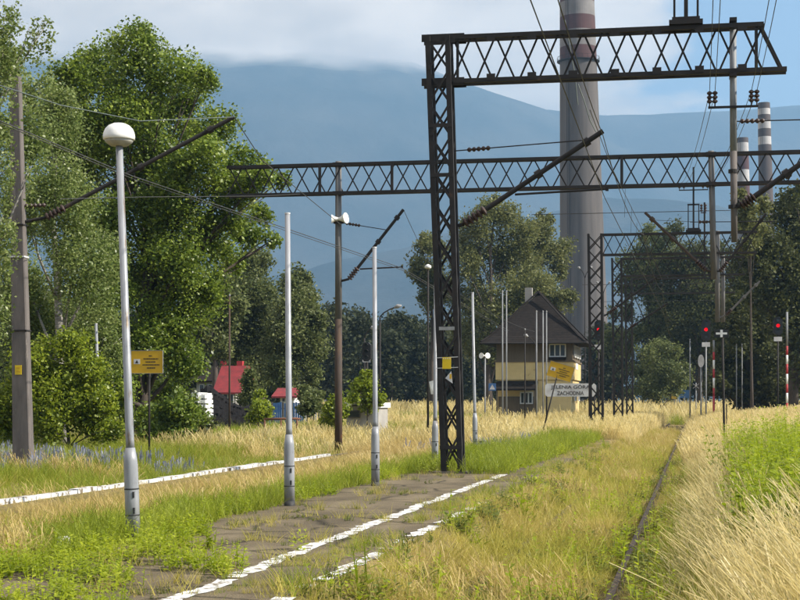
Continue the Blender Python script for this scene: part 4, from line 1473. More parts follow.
    mb.add([(xa, y0 - 1.4, zlo - 0.75), (xb, y0 - 1.4, zlo - 0.75), (xb, y0 - 0.003, zlo - 0.1), (xa, y0 - 0.003, zlo - 0.1),
            (xa, y0 - 1.4, zlo - 0.9), (xb, y0 - 1.4, zlo - 0.9), (xb, y0 - 0.003, zlo - 0.25), (xa, y0 - 0.003, zlo - 0.25)],
           [(0, 1, 2, 3), (7, 6, 5, 4), (0, 4, 5, 1), (1, 5, 6, 2), (3, 2, 6, 7), (0, 3, 7, 4)])
    part('porch_roof', mb, M['roof_dark'], o)
    for x in (xa + 0.15, xb - 0.15):
        part('porch_post', MB().box((x, y0 - 1.25, (gz + zlo - 0.9) / 2), (0.12, 0.12, zlo - 0.9 - gz)), M['timber_dark'], o)
    dr = part('door', MB().box((X(512), y0 + 0.10, gz + 1.15), (1.1, 0.12, 2.3)), M['timber_dark'], o)
    part('handle', MB().box((X(512) + 0.4, y0 + 0.02, gz + 1.1), (0.12, 0.05, 0.04)), M['galv'], dr)
    win(X(520), X(533), Z(404), Z(392), panes=3)
    part('entrance_panel', MB().box((X(517.5), y0 + 0.11, gz + 1.2), (X(537) - X(498.5), 0.06, 2.4)), M['timber_dark'], o)
    # white enamel plate on the right wall, small white plate
    part('wall_plate', MB().box((x1 + 0.02, y0 + 4.0, Z(366)), (0.03, 2.6, 0.55)), M['white'], o)
    part('string_course', MB().box((cx, cy_, zbd), (x1 - x0 + 0.16, y1 - y0 + 0.16, 0.14)), M['timber_dark'], o)


build_signal_box()


# ---------------------------------------------------------------- chimneys
def chimney(px0, py0, px1, py1, r0px, r1px, D, label, bands, shaft_mat, platform_py=None, ztop_py=None, nseg=40):
    """axis from (px1,py1) low to (px0,py0) high"""
    hi_, lo_ = at(px0, py0, D), at(px1, py1, D)
    ax = (hi_ - lo_)
    rr = lambda py: (r0px + (r1px - r0px) * (py - py0) / (py1 - py0)) * D / FPX
    P = lambda py: lo_ + ax * ((py1 - py) / (py1 - py0))
    base = P(HOR + 2)
    o = root('factory_chimney', base, label, 'chimney')
    top = ztop_py
    ys = sorted(set([top] + [b[1] for b in bands]))
    prev = top
    for col, pyb in bands:
        mb = MB(); mb.tube([P(pyb), P(prev)], [rr(pyb), rr(prev)], nseg)
        part('painted_band', mb, M[col], o, False, label={'band_red': 'dull red band', 'band_white': 'white band darkened for cloud shade', 'band_pale': 'pale band', 'band_dark': 'dark grey band'}[col])
        prev = pyb
    mb = MB(); mb.tube([P(HOR + 2), P(340), P(200) if prev < 200 else P(prev + 5), P(prev)], [rr(HOR + 2) * 1.03, rr(340), rr(200) if prev < 200 else rr(prev + 5), rr(prev)], nseg)
    s = part('shaft', mb, shaft_mat, o, True)
    auto_smooth(s, 50)
    for py in ([platform_py] if platform_py else []):
        c = P(py)
        mb = MB(); mb.lathe(c, [(rr(py) + 0.1, -0.25), (rr(py) + 0.8, 0.0), (rr(py) + 0.8, 0.15)], nseg)
        part('platform', mb, M['steel_far'], o)
        mb = MB()
        n = 24
        for i in range(n):
            a = 2 * math.pi * i / n
            d = Vector((math.cos(a), math.sin(a), 0)) * (rr(py) + 0.75)
            mb.bar(c + d, c + d + Vector((0, 0, 1.2)), 0.08)
            a2 = 2 * math.pi * (i + 1) / n
            d2 = Vector((math.cos(a2), math.sin(a2), 0)) * (rr(py) + 0.75)
            mb.bar(c + d + Vector((0, 0, 1.2)), c + d2 + Vector((0, 0, 1.2)), 0.08)
        part('railing', mb, M['steel_far'], o)
    # ladder run
    mb = MB()
    d = Vector((-0.5, -0.87, 0))
    a, b_ = P(top) + d * (rr(top) + 0.25), P(HOR) + d * (rr(HOR) + 0.25)
    for s_ in (-0.3, 0.3):
        mb.bar(a + Vector((s_, 0, 0)), b_ + Vector((s_, 0, 0)), 0.1)
    part('ladder', mb, M['steel_far'], o)
    return o


chimney(577, 0, 583.2, 300, 17.2, 23.2, 450, 'huge grey concrete chimney with red and white bands near its top',
        [('band_white', -40), ('band_red', -22), ('band_white', -10), ('band_red', 3), ('band_white', 17.5), ('band_red', 32), ('band_white', 48), ('band_red', 61.5)],
        M['chimney'], platform_py=62, ztop_py=-58, nseg=48)
chimney(763.8, 103, 766, 200, 6.0, 7.2, 560, 'slim banded chimney farthest right',
        [('band_dark', 109), ('band_pale', 115), ('band_dark', 121), ('band_pale', 129), ('band_dark', 137), ('band_pale', 145), ('band_dark', 154)],
        M['band_dark'], ztop_py=103, nseg=28)
chimney(742.5, 138, 744, 220, 5.6, 6.6, 600, 'shorter red and white banded chimney beside the grey hanging post',
        [('band_dark', 143), ('band_pale', 153), ('band_red', 170), ('band_pale', 183), ('band_red', 199)],
        M['band_white'], ztop_py=138, nseg=28)


# ---------------------------------------------------------------- signals and small posts at the far end
def signal(px, py_head, D, label, py_foot, mast_mat, red=True, plate=None, head_h=22, head_w=9):
    c = at(px, py_head, D)
    s = D / FPX
    o = root('railway_signal', (c.x, c.y, tz(c.x, c.y)), label, 'signal', 'railway colour light signals')
    hh, hw = head_h * s, head_w * s
    k = hw * 0.3
    mb = MB()
    pts = [(-hw / 2 + k, -hh / 2), (hw / 2 - k, -hh / 2), (hw / 2, -hh / 2 + k), (hw / 2, hh / 2 - k), (hw / 2 - k, hh / 2), (-hw / 2 + k, hh / 2), (-hw / 2, hh / 2 - k), (-hw / 2, -hh / 2 + k)]
    mb.add([c + Vector((a, -0.04, b_)) for a, b_ in pts] + [c + Vector((a, 0.22, b_)) for a, b_ in pts],
           [tuple(range(8)), tuple(range(15, 7, -1))] + [(i, 8 + i, 8 + (i + 1) % 8, (i + 1) % 8) for i in range(8)])
    part('head', mb, M['black'], o)
    for i, dz in enumerate((0.33, 0.02, -0.28)):
        p = c + Vector((0, -0.04, dz * hh))
        lit = red and i == 1
        mb = MB(); mb.tube([p + Vector((0, -0.015, 0)), p + Vector((0, 0.0, 0))], hw * 0.19, 14)
        part('lens', mb, M['lamp_red'] if lit else M['glass'], o, label='lit red lens' if lit else None)
        mb = MB()
        for q in range(5):
            a = math.pi * (0.1 + 0.8 * q / 5); a2 = math.pi * (0.1 + 0.8 * (q + 1) / 5)
            r_ = hw * 0.24
            mb.bar(p + Vector((math.cos(a) * r_, -0.08, math.sin(a) * r_)), p + Vector((math.cos(a2) * r_, -0.08, math.sin(a2) * r_)), 0.16, 0.015, (0, 0, 1))
        part('hood', mb, M['black'], o)
    zb_ = tz(c.x, c.y) - 0.2
    part('mast', MB().tube([(c.x, c.y + 0.12, zb_), (c.x, c.y + 0.12, c.z - hh / 2)], 0.06, 10), mast_mat, o, True)
    if plate:
        p = at(px, plate, D)
        part('number_plate', MB().box(p + Vector((0, -0.02, 0)), (8 * s, 0.02, 4.5 * s)), M['sign_white'], o)
    return o


signal(706, 330, 120, 'signal showing red, on a grey mast beside the plus sign', 400, M['galv_dull'], plate=344.5)
signal(778, 326, 105, 'signal showing red, hung left of the red and white pole', 400, M['steel_far'], plate=339, head_h=18)
signal(598.5, 330, 98, 'signal showing red in front of the third lattice tower', 405, M['steel_far'], plate=347, head_h=20, head_w=8)
signal(366.5, 352, 80, 'unlit black signal with a number plate left of the third lamp pole', 410, M['steel_far'], red=False, plate=360, head_h=19, head_w=9)
# marks on the plate of the unlit signal
p = at(366.5, 360, 80)
mb = MB()
for k, (x, w_) in enumerate(((-0.14, 0.05), (-0.03, 0.08), (0.11, 0.08))):
    mb.box(p + Vector((x, -0.034, 0.0)), (0.02, 0.006, 0.15)); mb.box(p + Vector((x + w_ / 2, -0.034, -0.06)), (w_, 0.006, 0.02))
    if k: mb.box(p + Vector((x + w_, -0.034, 0)), (0.02, 0.006, 0.15)); mb.box(p + Vector((x + w_ / 2, -0.034, 0.065)), (w_, 0.006, 0.02))
part('plate_marks', mb, M['ink'], bpy.data.objects['railway_signal.003'])


def striped_pole(px, py_t, py_b, D, bands, label, r=0.07, topmat='galv_dull'):
    t = at(px, py_t, D)
    o = root('striped_pole', (t.x, t.y, tz(t.x, t.y)), label, 'pole', 'red and white poles')
    prev = py_t
    for m_, py in bands:
        z1, z0 = at(px, prev, D).z, at(px, py, D).z
        part('band', MB().tube([(t.x, t.y, z0), (t.x, t.y, z1)], r, 10), M[m_], o, True, label={'red': 'red band', 'white': 'white band'}.get(m_, 'bare grey top'))
        prev = py
    part('foot', MB().tube([(t.x, t.y, tz(t.x, t.y) - .2), (t.x, t.y, at(px, prev, D).z)], r, 10), M['red'], o, True)


striped_pole(787, 312, 402, 100, [('galv_dull', 346), ('red', 355), ('white', 364), ('red', 374), ('white', 384), ('red', 393), ('white', 403)], 'pole with red and white bands at the right edge, grey above')
striped_pole(713.8, 340, 402, 125, [('galv_dull', 352), ('red', 360), ('white', 369), ('red', 378), ('white', 388), ('red', 396)], 'banded pole just left of the plus sign post', r=0.085)

# plus sign
D = 50.0
c = at(721.5, 333.5, D)
o = root('plus_sign', (c.x, c.y, tz(c.x, c.y)), 'black board with a white plus on a thin post in the dry grass', 'sign')
s = D / FPX
part('board', MB().box(c, (14 * s, 0.03, 8.5 * s)), M['black'], o)
mb = MB().box(c + Vector((0, -0.02, 0)), (11 * s, 0.012, 2.0 * s)); mb.box(c + Vector((0, -0.0215, 0)), (2.4 * s, 0.012, 7.4 * s))
part('plus', mb, M['white'], o)
part('post', MB().tube([(c.x + 0.03, c.y + 0.06, c.z + 0.1), (c.x + 0.10, c.y + 0.06, tz(c.x, c.y) - .2)], 0.035, 8), M['steel_far'], o, True)
b = at(726.5, 415, 72)
tag(part('stake', MB().tube([(b.x, b.y, tz(b.x, b.y) - .2), (b.x, b.y, at(726.5, 404, 72).z)], 0.03, 6), M['steel_far']), 'thin dark stake at the foot of the plus sign', 'stake')

# white oval board on a post
D = 130
c = at(701, 361, D); s = D / FPX
o = root('oval_sign', (c.x, c.y, tz(c.x, c.y)), 'pale oval board on the grey mast under the red signal', 'sign')
mb = MB()
n = 16
vs = [c + Vector((math.cos(2 * math.pi * i / n) * 3.1 * s, -0.03, math.sin(2 * math.pi * i / n) * 6.5 * s - (0.0))) for i in range(n)]
mb.add(vs + [v + Vector((0, 0.05, 0)) for v in vs], [tuple(range(n)), tuple(range(2 * n - 1, n - 1, -1))] + [(i, n + i, n + (i + 1) % n, (i + 1) % n) for i in range(n)])
part('board', mb, M['sign_white'], o)
part('post', MB().tube([(c.x, c.y + 0.06, tz(c.x, c.y) - .2), (c.x, c.y + 0.06, c.z)], 0.06, 8), M['galv_dull'], o, True)

# crossing sign: blue square with white triangle
D = 118
c = at(492.3, 387, D); s = D / FPX
o = root('crossing_sign', (c.x, c.y, tz(c.x, c.y)), 'small blue square sign with white triangle left of the signal box', 'sign')
part('board', MB().box(c, (7.4 * s, 0.03, 7.4 * s)), M['blue'], o)
t = [c + Vector((0, -0.018, 2.6 * s)), c + Vector((-2.8 * s, -0.018, -2.4 * s)), c + Vector((2.8 * s, -0.018, -2.4 * s))]
part('triangle', MB().add(t + [p - Vector((0, 0.008, 0)) for p in t], [(0, 1, 2), (3, 5, 4), (0, 3, 4, 1), (1, 4, 5, 2), (2, 5, 3, 0)]), M['sign_white'], o)
part('post', MB().tube([(c.x, c.y + .05, tz(c.x, c.y) - .2), (c.x, c.y + .05, c.z + 0.2)], 0.035, 8), M['steel_far'], o, True)

# loudspeaker post left of the signal box
D = 105
c = at(485, 356, D); s = D / FPX
o = root('loudspeaker_post', (c.x, c.y, tz(c.x, c.y)), 'grey post with a pair of pale horns left of the signal box', 'post')
part('post', MB().tube([(c.x, c.y, tz(c.x, c.y) - .2), (c.x, c.y, c.z)], 0.055, 8), M['galv_dull'], o, True)
for k in (-1, 1):
    part('horn', MB().tube([c, c + Vector((k * 0.12, -0.12, 0.0)), c + Vector((k * 0.22, -0.26, 0.02))], [0.05, 0.10, 0.20], 10), M['white'], o)


# ---------------------------------------------------------------- thin poles and street lamps in front of the signal box
def plain_pole(px, py_t, D, label, r=0.05, mat='galv_dull', group='thin poles by the signal box', lean=0.0):
    t = at(px, py_t, D)
    zb_ = tz(t.x, t.y)
    o = root('thin_pole', (t.x, t.y, zb_), label, 'pole', group)
    part('shaft', MB().tube([(t.x - lean, t.y, zb_ - .2), (t.x, t.y, t.z)], [r, r * 0.75], 8), M[mat], o, True)
    part('cap', MB().lathe((t.x, t.y, t.z), [(r * 0.95, 0), (r * 0.95, 0.06), (r * 0.3, 0.1)], 8), M['sign_grey'], o)


plain_pole(502.5, 292, 95, 'left pole of the pair in front of the left half of the signal box')
plain_pole(506.5, 292, 99, 'right pole of the pair in front of the left half of the signal box')
plain_pole(525, 330, 90, 'dark thin pole before the porch of the signal box', mat='steel_far', r=0.045)
plain_pole(536.5, 312, 100, 'first of three grey poles before the middle of the signal box')
plain_pole(543, 312, 104, 'second of three grey poles before the middle of the signal box')
plain_pole(546.5, 312, 108, 'third of three grey poles before the middle of the signal box')
plain_pole(589.5, 285, 88, 'rusty thin pole at the right corner of the signal box', mat='column_rust', r=0.06)
plain_pole(690, 340, 140, 'grey thin pole in front of the far fence', r=0.06)
plain_pole(229.5, 296, 70, 'thin pale brown pole by the red roofed house', mat='column_rust', r=0.05, group=None)
plain_pole(736.5, 345, 128, 'left faint pole under the dark trees at the right', mat='galv_dull', r=0.05)
plain_pole(742, 345, 132, 'right faint pole under the dark trees at the right', mat='galv_dull', r=0.05)


def street_lamp(px, py_t, D, dx, label, r=0.05, arms=1):
    t = at(px, py_t, D)
    zb_ = tz(t.x, t.y)
    s = D / FPX
    o = root('street_lamp', (t.x, t.y, zb_), label, 'street lamp', 'curved street lamps')
    zt = t.z
    part('shaft', MB().tube([(t.x, t.y, zb_ - .2), (t.x, t.y, zt - 10 * s)], [r * 1.3, r], 8), M['steel_far'], o, True)
    for k in ((1,) if arms == 1 else (1, -1)):
        X = dx * s * k
        part('arm', MB().tube([(t.x, t.y, zt - 10 * s), (t.x + X * 0.2, t.y, zt - 6 * s), (t.x + X * 0.55, t.y, zt - 2.4 * s), (t.x + X * 0.85, t.y, zt - 0.5 * s)], r * 0.8, 6), M['steel_far'], o, True)
        part('lamp_head', MB().tube([(t.x + X * 0.8, t.y, zt - 0.8 * s), (t.x + X * 1.0, t.y, zt + 0.6 * s), (t.x + X * 1.22, t.y, zt + 1.2 * s)], [0.06, 0.13, 0.05], 8), M['sign_grey'], o, True)


street_lamp(380, 307, 95, 18, 'street lamp with a curved arm just right of the third lamp pole')
street_lamp(364.5, 328, 112, 8, 'lower curved street lamp left of the third lamp pole')
street_lamp(585, 268, 160, 6, 'two armed street lamp against the big chimney, left of the third tower', arms=2)
street_lamp(603.5, 283, 175, 6, 'two armed street lamp right of the third lattice tower', arms=2)
street_lamp(536, 336, 112, -10, 'short lamp with a pale head before the signal box roof')


# ---------------------------------------------------------------- yard at the left: house, kiosk, coal, white blocks, shed
def gable_house(px0, px1, D, ze_py, zr_py, depth, label, wall, roofm, stack=True, win=()):
    s = D / FPX
    a, b_ = at(px0, HOR, D), at(px1, HOR, D)
    x0, x1 = a.x, b_.x
    y0 = (a.y + b_.y) / 2; y1 = y0 + depth
    gz = tz((x0 + x1) / 2, y0)
    ze, zr = EYE + (HOR - ze_py) * s, EYE + (HOR - zr_py) * s
    o = root('house', ((x0 + x1) / 2, (y0 + y1) / 2, gz), label, 'house')
    part('wall', MB().add([(x0, y0, gz - .3), (x1, y0, gz - .3), (x1, y1, gz - .3), (x0, y1, gz - .3), (x0, y0, ze), (x1, y0, ze), (x1, y1, ze), (x0, y1, ze),
                           (x0, (y0 + y1) / 2, zr - .1), (x1, (y0 + y1) / 2, zr - .1)],
                          [(0, 1, 5, 4), (2, 3, 7, 6), (1, 2, 6, 9, 5), (3, 0, 4, 8, 7), (4, 5, 9, 8), (6, 7, 8, 9)]), wall, o)
    ov = 0.5
    ym = (y0 + y1) / 2
    k = (zr - ze) / (ym - y0) * ov
    for sgn in (-1, 1):
        yo = ym + sgn * ((y1 - y0) / 2 + ov)
        zz = ze - k
        part('roof', MB().add([(x0 - ov, yo, zz), (x1 + ov, yo, zz), (x1 + ov, ym, zr), (x0 - ov, ym, zr),
                               (x0 - ov, yo, zz + .12), (x1 + ov, yo, zz + .12), (x1 + ov, ym, zr + .12), (x0 - ov, ym, zr + .12)],
                              [(0, 3, 2, 1), (4, 5, 6, 7), (0, 1, 5, 4), (1, 2, 6, 5), (2, 3, 7, 6), (3, 0, 4, 7)]), roofm, o)
    if stack:
        part('chimney', MB().box((x0 * 0.25 + x1 * 0.75, ym + 0.3, zr + 0.1), (0.4, 0.4, 0.7)), M['red'], o)
    for (xa, xb, za, zb_) in win:
        wx0, wx1 = at(xa, HOR, D).x, at(xb, HOR, D).x
        z0, z1 = EYE + (HOR - za) * s, EYE + (HOR - zb_) * s
        w_ = part('window', MB().box(((wx0 + wx1) / 2, y0 - 0.01, (z0 + z1) / 2), (wx1 - wx0, 0.08, z1 - z0)), M['window_frame'], o)
        part('pane', MB().box(((wx0 + wx1) / 2, y0 - 0.045, (z0 + z1) / 2), ((wx1 - wx0) * 0.75, 0.03, (z1 - z0) * 0.75)), M['glass'], w_)


gable_house(221, 236, 108, 388, 367, 3.4, 'house with a steep red roof between the poplars', M['plaster_grey'], M['red_roof'], win=[(223, 228, 404, 393), (230, 234, 404, 393)])
gable_house(196, 216, 118, 380, 366, 6.0, 'pale grey house half hidden left of the red roof', M['plaster_grey'], M['roof_dark'], win=[(199, 204, 392, 384), (208, 213, 392, 384)])
gable_house(280, 294, 108, 395.5, 389.5, 2.4, 'low white house with flat red roof behind the blue fence', M['white'], M['red_roof'], stack=False, win=[(282, 285, 402, 398), (288, 291, 402, 398)])

# blue plank fence
D = 92
a, b_ = at(264, HOR, D), at(304, HOR, D)
gz = tz(a.x, a.y)
o = root('plank_fence', ((a.x + b_.x) / 2, (a.y + b_.y) / 2, gz), 'faded blue plank fence in front of the low white house', 'fence')
n = 18
zt = EYE + (HOR - 402.5) * D / FPX
for i in range(n):
    p = a.lerp(b_, (i + 0.5) / n)
    h = zt + random.uniform(-0.05, 0.06)
    part('plank', MB().box((p.x, p.y, (gz - .2 + h) / 2), (2.3 / n * 0.9, 0.03, h - gz + .2)), M['blue'] if random.random() < 0.8 else M['planks'], o)
for zz in (gz + 0.5, zt - 0.35):
    part('fence_rail', MB().bar((a.x, a.y + .05, zz), (b_.x, b_.y + .05, zz), 0.06, 0.09), M['planks'], o)

# grey paling fence right of it
D = 98
a, b_ = at(304, HOR, D), at(344, HOR, D)
o = root('paling_fence', ((a.x + b_.x) / 2, (a.y + b_.y) / 2, tz(a.x, a.y)), 'uneven grey paling fence left of the ruined white shed', 'fence')
for i in range(15):
    p = a.lerp(b_, (i + 0.5) / 15)
    h = EYE + (HOR - random.choice((404, 406, 408, 410))) * D / FPX
    part('paling', MB().box((p.x, p.y, (gz - .2 + h) / 2), (0.10, 0.03, h - gz + .2), Matrix.Rotation(random.uniform(-.06, .06), 3, 'Y')), M['planks'] if i % 4 else M['white'], o)

# rusty rail table
D = 74
a, b_ = at(264, 419, D), at(298, 418.5, D)
o = root('rusty_rack', ((a.x + b_.x) / 2, a.y, tz(a.x, a.y)), 'low rusty pipe rack in the grass before the blue fence', 'rack')
part('rail', MB().tube([a, b_], 0.045, 8), M['rust_rail'], o, True)
part('rail', MB().tube([a + Vector((0, .5, -.02)), b_ + Vector((0, .5, -.02))], 0.04, 8), M['rust_rail'], o, True)
for f in (0.02, 0.5, 0.97):
    p = a.lerp(b_, f)
    part('leg', MB().tube([(p.x, p.y, tz(p.x, p.y) - .2), p], 0.04, 6), M['rust_rail'], o, True)

# coal heap
D = 84


def coal_heap():
    prof = [(190, 412), (196, 399), (201, 388), (207, 384), (213, 386), (222, 394), (232, 401), (242, 407), (252, 406), (258, 409), (264, 420)]
    nx, ny = 46, 12
    V = []
    for j in range(ny):
        v = j / (ny - 1)
        for i in range(nx):
            px = 188 + (266 - 188) * i / (nx - 1)
            p = at(px, HOR, D + (v - 0.5) * 6.0)
            h = max(0, EYE + (HOR - np.interp(px, [q[0] for q in prof], [q[1] for q in prof])) * D / FPX + 0.3)
            h *= max(0, 1 - abs(v * 2 - 1) ** 1.5)
            h += mnoise.noise(Vector((p.x * 2.3, p.y * 2.3, 0))) * 0.14 + mnoise.noise(Vector((p.x * 6, p.y * 6, 4))) * 0.06
            V.append((p.x, p.y, tz(p.x, p.y) - 0.1 + max(0, h)))
    F = [(j * nx + i, j * nx + i + 1, (j + 1) * nx + i + 1, (j + 1) * nx + i) for j in range(ny - 1) for i in range(nx - 1)]
    mb = MB().add(V, F)
    o = part('coal_heap', mb, M['coal'])
    tag(o, 'black heap of coal beside the white blocks', 'heap')
    lumps = MB()
    for _ in range(240):
        i = random.randrange(len(V)); p = Vector(V[i]); s = random.uniform(0.05, 0.16)
        lumps.box(p, (s, s * 0.8, s * 0.7), Matrix.Rotation(random.uniform(0, 3), 3, 'Z') @ Matrix.Rotation(random.uniform(0, 1), 3, 'X'))
    tag(part('lumps', lumps, M['coal'], o), kind='stuff')


coal_heap()

# stack of white slabs with slots
D = 80
o = root('white_blocks', at(190, 425, D), 'stack of bright white concrete blocks with slots beside the coal heap', 'blocks')
s = D / FPX


def blk(px0, px1, py0, py1, depth, dy=0.0):
    a, b_ = at(px0, py1, D), at(px1, py0, D)
    part('block', MB().box(((a.x + b_.x) / 2, a.y + depth / 2 + dy, (a.z + b_.z) / 2), (b_.x - a.x, depth, b_.z - a.z)), M['white'], o)


blk(183.5, 191, 400, 428, 1.4, 0.0); blk(191.3, 198.5, 392.5, 428, 1.5, 0.05); blk(173, 183.2, 405, 428, 1.2, 0.1); blk(186, 191, 397.2, 399.7, 1.2, 0.05)
for k in range(6):
    y = 395 + k * 4.8
    blk(198.9, 204.6 + min(k, 2) * 0.4, y, y + 3.2, 1.3, 0.1)
blk(199.2, 204.4, 393, 425, 0.8, 0.5)

# ruined white shed overgrown by saplings
D = 76
a, b_ = at(346, HOR, D), at(379, HOR, D)
gz = tz(a.x, a.y)
o = root('ruined_shed', ((a.x + b_.x) / 2, a.y + 1.2, gz), 'low ruined white shed overgrown by saplings left of the third lamp pole', 'shed')
zt = EYE + (HOR - 406) * D / FPX
part('wall', MB().box(((a.x + b_.x) / 2, a.y + 1.3, (gz - .2 + zt) / 2), (b_.x - a.x, 2.4, zt - gz + .2)), M['plaster_grey'], o)
mb = MB()
n = 10
for i in range(n + 1):
    pass
X0, X1 = a.x - 0.1, b_.x + 0.1
rv = []
for i in range(n + 1):
    f = i / n
    zz = zt + math.sin(math.pi * min(1, f * 1.25 + 0.1)) * 0.28 if f < 0.8 else zt + 0.12
    rv.append((X0 + (X1 - X0) * f, zz + 0.04))
vs = [(x, a.y - 0.1, z) for x, z in rv] + [(x, a.y + 2.7, z) for x, z in rv] + [(x, a.y - 0.1, z - 0.24) for x, z in rv] + [(x, a.y + 2.7, z - 0.24) for x, z in rv]
m_ = n + 1
fs = []
for i in range(n):
    fs += [(i, i + 1, m_ + i + 1, m_ + i), (2 * m_ + i + 1, 2 * m_ + i, 3 * m_ + i, 3 * m_ + i + 1), (2 * m_ + i, 2 * m_ + i + 1, i + 1, i), (m_ + i, m_ + i + 1, 3 * m_ + i + 1, 3 * m_ + i)]
fs += [(0, m_, 3 * m_, 2 * m_), (n, 2 * m_ + n, 3 * m_ + n, m_ + n)]
mb.add(vs, fs)
part('roof', mb, M['white'], o)
w_ = part('window', MB().box((at(354, 0, D).x, a.y + 0.08, EYE - (414 - HOR) * D / FPX), (0.6, 0.08, 0.36)), M['planks'], o)
part('pane', MB().box((at(354, 0, D).x, a.y + 0.03, EYE - (414 - HOR) * D / FPX), (0.5, 0.03, 0.27)), M['glass'], w_)
tree('sapling', 'bright sapling growing through the ruined white shed', 75, 368, [(360, 390, 7), (369, 385, 7), (356, 383, 5), (372, 398, 7), (362, 375, 4), (370, 373, 4), (352, 398, 6), (380, 400, 6), (366, 405, 8)],
     3200, 0.15, M['leaf_bush'], M['bark'], 0.05, dj=0.6, cat='sapling', tight=0.32)
tree('sapling', 'bright bushy sapling at the foot of the rusty column', 73, 336, [(331, 408, 7), (338, 402, 8), (335, 416, 9), (345, 410, 6), (329, 420, 7)],
     2600, 0.15, M['leaf_bush'], M['bark'], 0.05, dj=0.6, cat='sapling', tight=0.32)
tree('sapling', 'bright sapling in front of the coal heap and blue fence', 80, 258, [(258, 402, 6), (262, 410, 8), (255, 415, 7), (261, 394, 4)],
     2600, 0.15, M['leaf_bush'], M['bark'], 0.05, dj=0.6, cat='sapling', tight=0.32)

tree('shrub', 'grey green shrub hiding the right wall of the red roofed house', 96, 250, [(249, 384, 8), (253, 396, 9), (246, 400, 8), (252, 408, 8), (250, 374, 6)],
     4000, 0.17, M['leaf_poplar'], M['bark'], 0.05, dj=0.7, cat='shrub', tight=0.3)
tree('shrub', 'grey green shrub at the right end of the blue fence', 90, 306, [(306, 395, 8), (311, 404, 9), (316, 396, 7), (305, 408, 7)],
     3500, 0.17, M['leaf_poplar'], M['bark'], 0.05, dj=0.7, cat='shrub', tight=0.3)

# level crossing things at the far end
D = 205
a, b_ = at(612, HOR, D), at(700, HOR, D)
o = root('railing_fence', ((a.x + b_.x) / 2, (a.y + b_.y) / 2, tz(a.x, a.y)), 'grey railing fence across the far end of the track', 'fence')
for i in range(23):
    p = a.lerp(b_, i / 22)
    part('picket', MB().bar((p.x, p.y, tz(p.x, p.y) - .2), (p.x, p.y, 1.35), 0.09, 0.09), M['galv_dull'], o)
for z in (0.6, 1.3):
    part('fence_rail', MB().bar((a.x, a.y - .02, z), (b_.x, b_.y - .02, z), 0.06, 0.06), M['galv_dull'], o)
for px, py, w_, h_, mt, lab in ((674, 389, 8, 6, 'blue', 'left blue road sign beyond the track end'), (685, 394, 9, 8, 'blue', 'larger blue road sign beyond the track end'), (674.5, 396, 6, 6, 'yellow', 'small yellow road sign under the left blue sign')):
    D_ = 200 if mt == 'blue' else 199
    c = at(px, py, D_); s = D_ / FPX
    o = root('road_sign', (c.x, c.y, tz(c.x, c.y)), lab, 'road sign')
    part('board', MB().box(c, (w_ * s, 0.05, h_ * s)), M[mt], o)
    part('post', MB().tube([(c.x, c.y + .08, tz(c.x, c.y) - .2), (c.x, c.y + .08, c.z)], 0.05, 6), M['galv_dull'], o, True)
    if py == 389:
        t = [c + Vector((0, -0.03, 2.3 * s)), c + Vector((-2.4 * s, -0.03, -2.1 * s)), c + Vector((2.4 * s, -0.03, -2.1 * s))]
        part('triangle', MB().add(t + [p - Vector((0, 0.01, 0)) for p in t], [(0, 1, 2), (3, 5, 4), (0, 3, 4, 1), (1, 4, 5, 2), (2, 5, 3, 0)]), M['sign_white'], o)
D = 150
c = at(696, 386, D); s = D / FPX
o = root('crossing_cross', (c.x, c.y, tz(c.x, c.y)), 'small white crossing board on a post right of the grey pole', 'sign')
mb = MB().bar(c + Vector((-3 * s, 0, 2.4 * s)), c + Vector((3 * s, 0, -2.4 * s)), 0.03, 0.17, (0, 1, 0)); mb.bar(c + Vector((-3 * s, -.02, -2.4 * s)), c + Vector((3 * s, -.02, 2.4 * s)), 0.03, 0.17, (0, 1, 0))
part('board', mb, M['sign_white'], o)
part('post', MB().tube([(c.x, c.y + .08, tz(c.x, c.y) - .2), (c.x, c.y + .08, c.z + .3)], 0.05, 6), M['galv_dull'], o, True)


# ---------------------------------------------------------------- overhead wires
def wire(label, pts, r=0.012, mat='wire', sag=0.0, group=None, n=14, twist=False):
    P = [Vector(p) for p in pts]
    out = []
    for i in range(len(P) - 1):
        for k in range(n):
            f = k / n
            p = P[i].lerp(P[i + 1], f)
            p.z -= sag * 4 * f * (1 - f)
            out.append(p)
    out.append(P[-1])
    mb = MB().tube(out, r, 5)
    return tag(part('overhead_wire', mb, M[mat]), label, 'wire', group)


XT1 = -1.62
cant1 = A(603, 131, Y1)
wire('messenger wire of the near track running over the nearest gantry', [(XT1, 4, 7.6), (cant1.x, Y1, cant1.z - 0.1), (XT1 - .1, Y2, 7.4), (XT1, Y3, 7.3), (XT1, Y5, 7.2)], 0.010, sag=0.45)
reg1 = A(607, 189, Y1)
wire('contact wire of the near track, straight to the far end', [(XT1 - .15, 4, 6.35), (reg1.x - .05, Y1, reg1.z - 0.2), (XT1 - .2, Y2, 6.2), (XT1 + .1, Y3, 6.1), (XT1, Y5, 6.0)], 0.009)
c2 = A(403.5, 209.5, Y2)
tipL = at(234, 117, D0)
wire('twisted feeder sagging from the upper left behind the domed lamp to the second gantry', [at(-60, 96, 24), at(132, 176, 34), at(402, 268, 54.8), (-12.7, 110, 6.6)], 0.011, 'wire', sag=0.0)
wire('second strand of the twisted feeder behind the domed lamp', [at(-60, 98, 24), at(132, 178.5, 34.1), at(402, 270, 54.9), (-12.75, 110, 6.5)], 0.009, 'wire', sag=0.0)
wire('greenish cable from the upper left to the tip of the left bracket arm', [at(-60, 66, 28), at(60, 105, 33), at(140, 121, 36.5), tipL], 0.011, 'wire_pale')
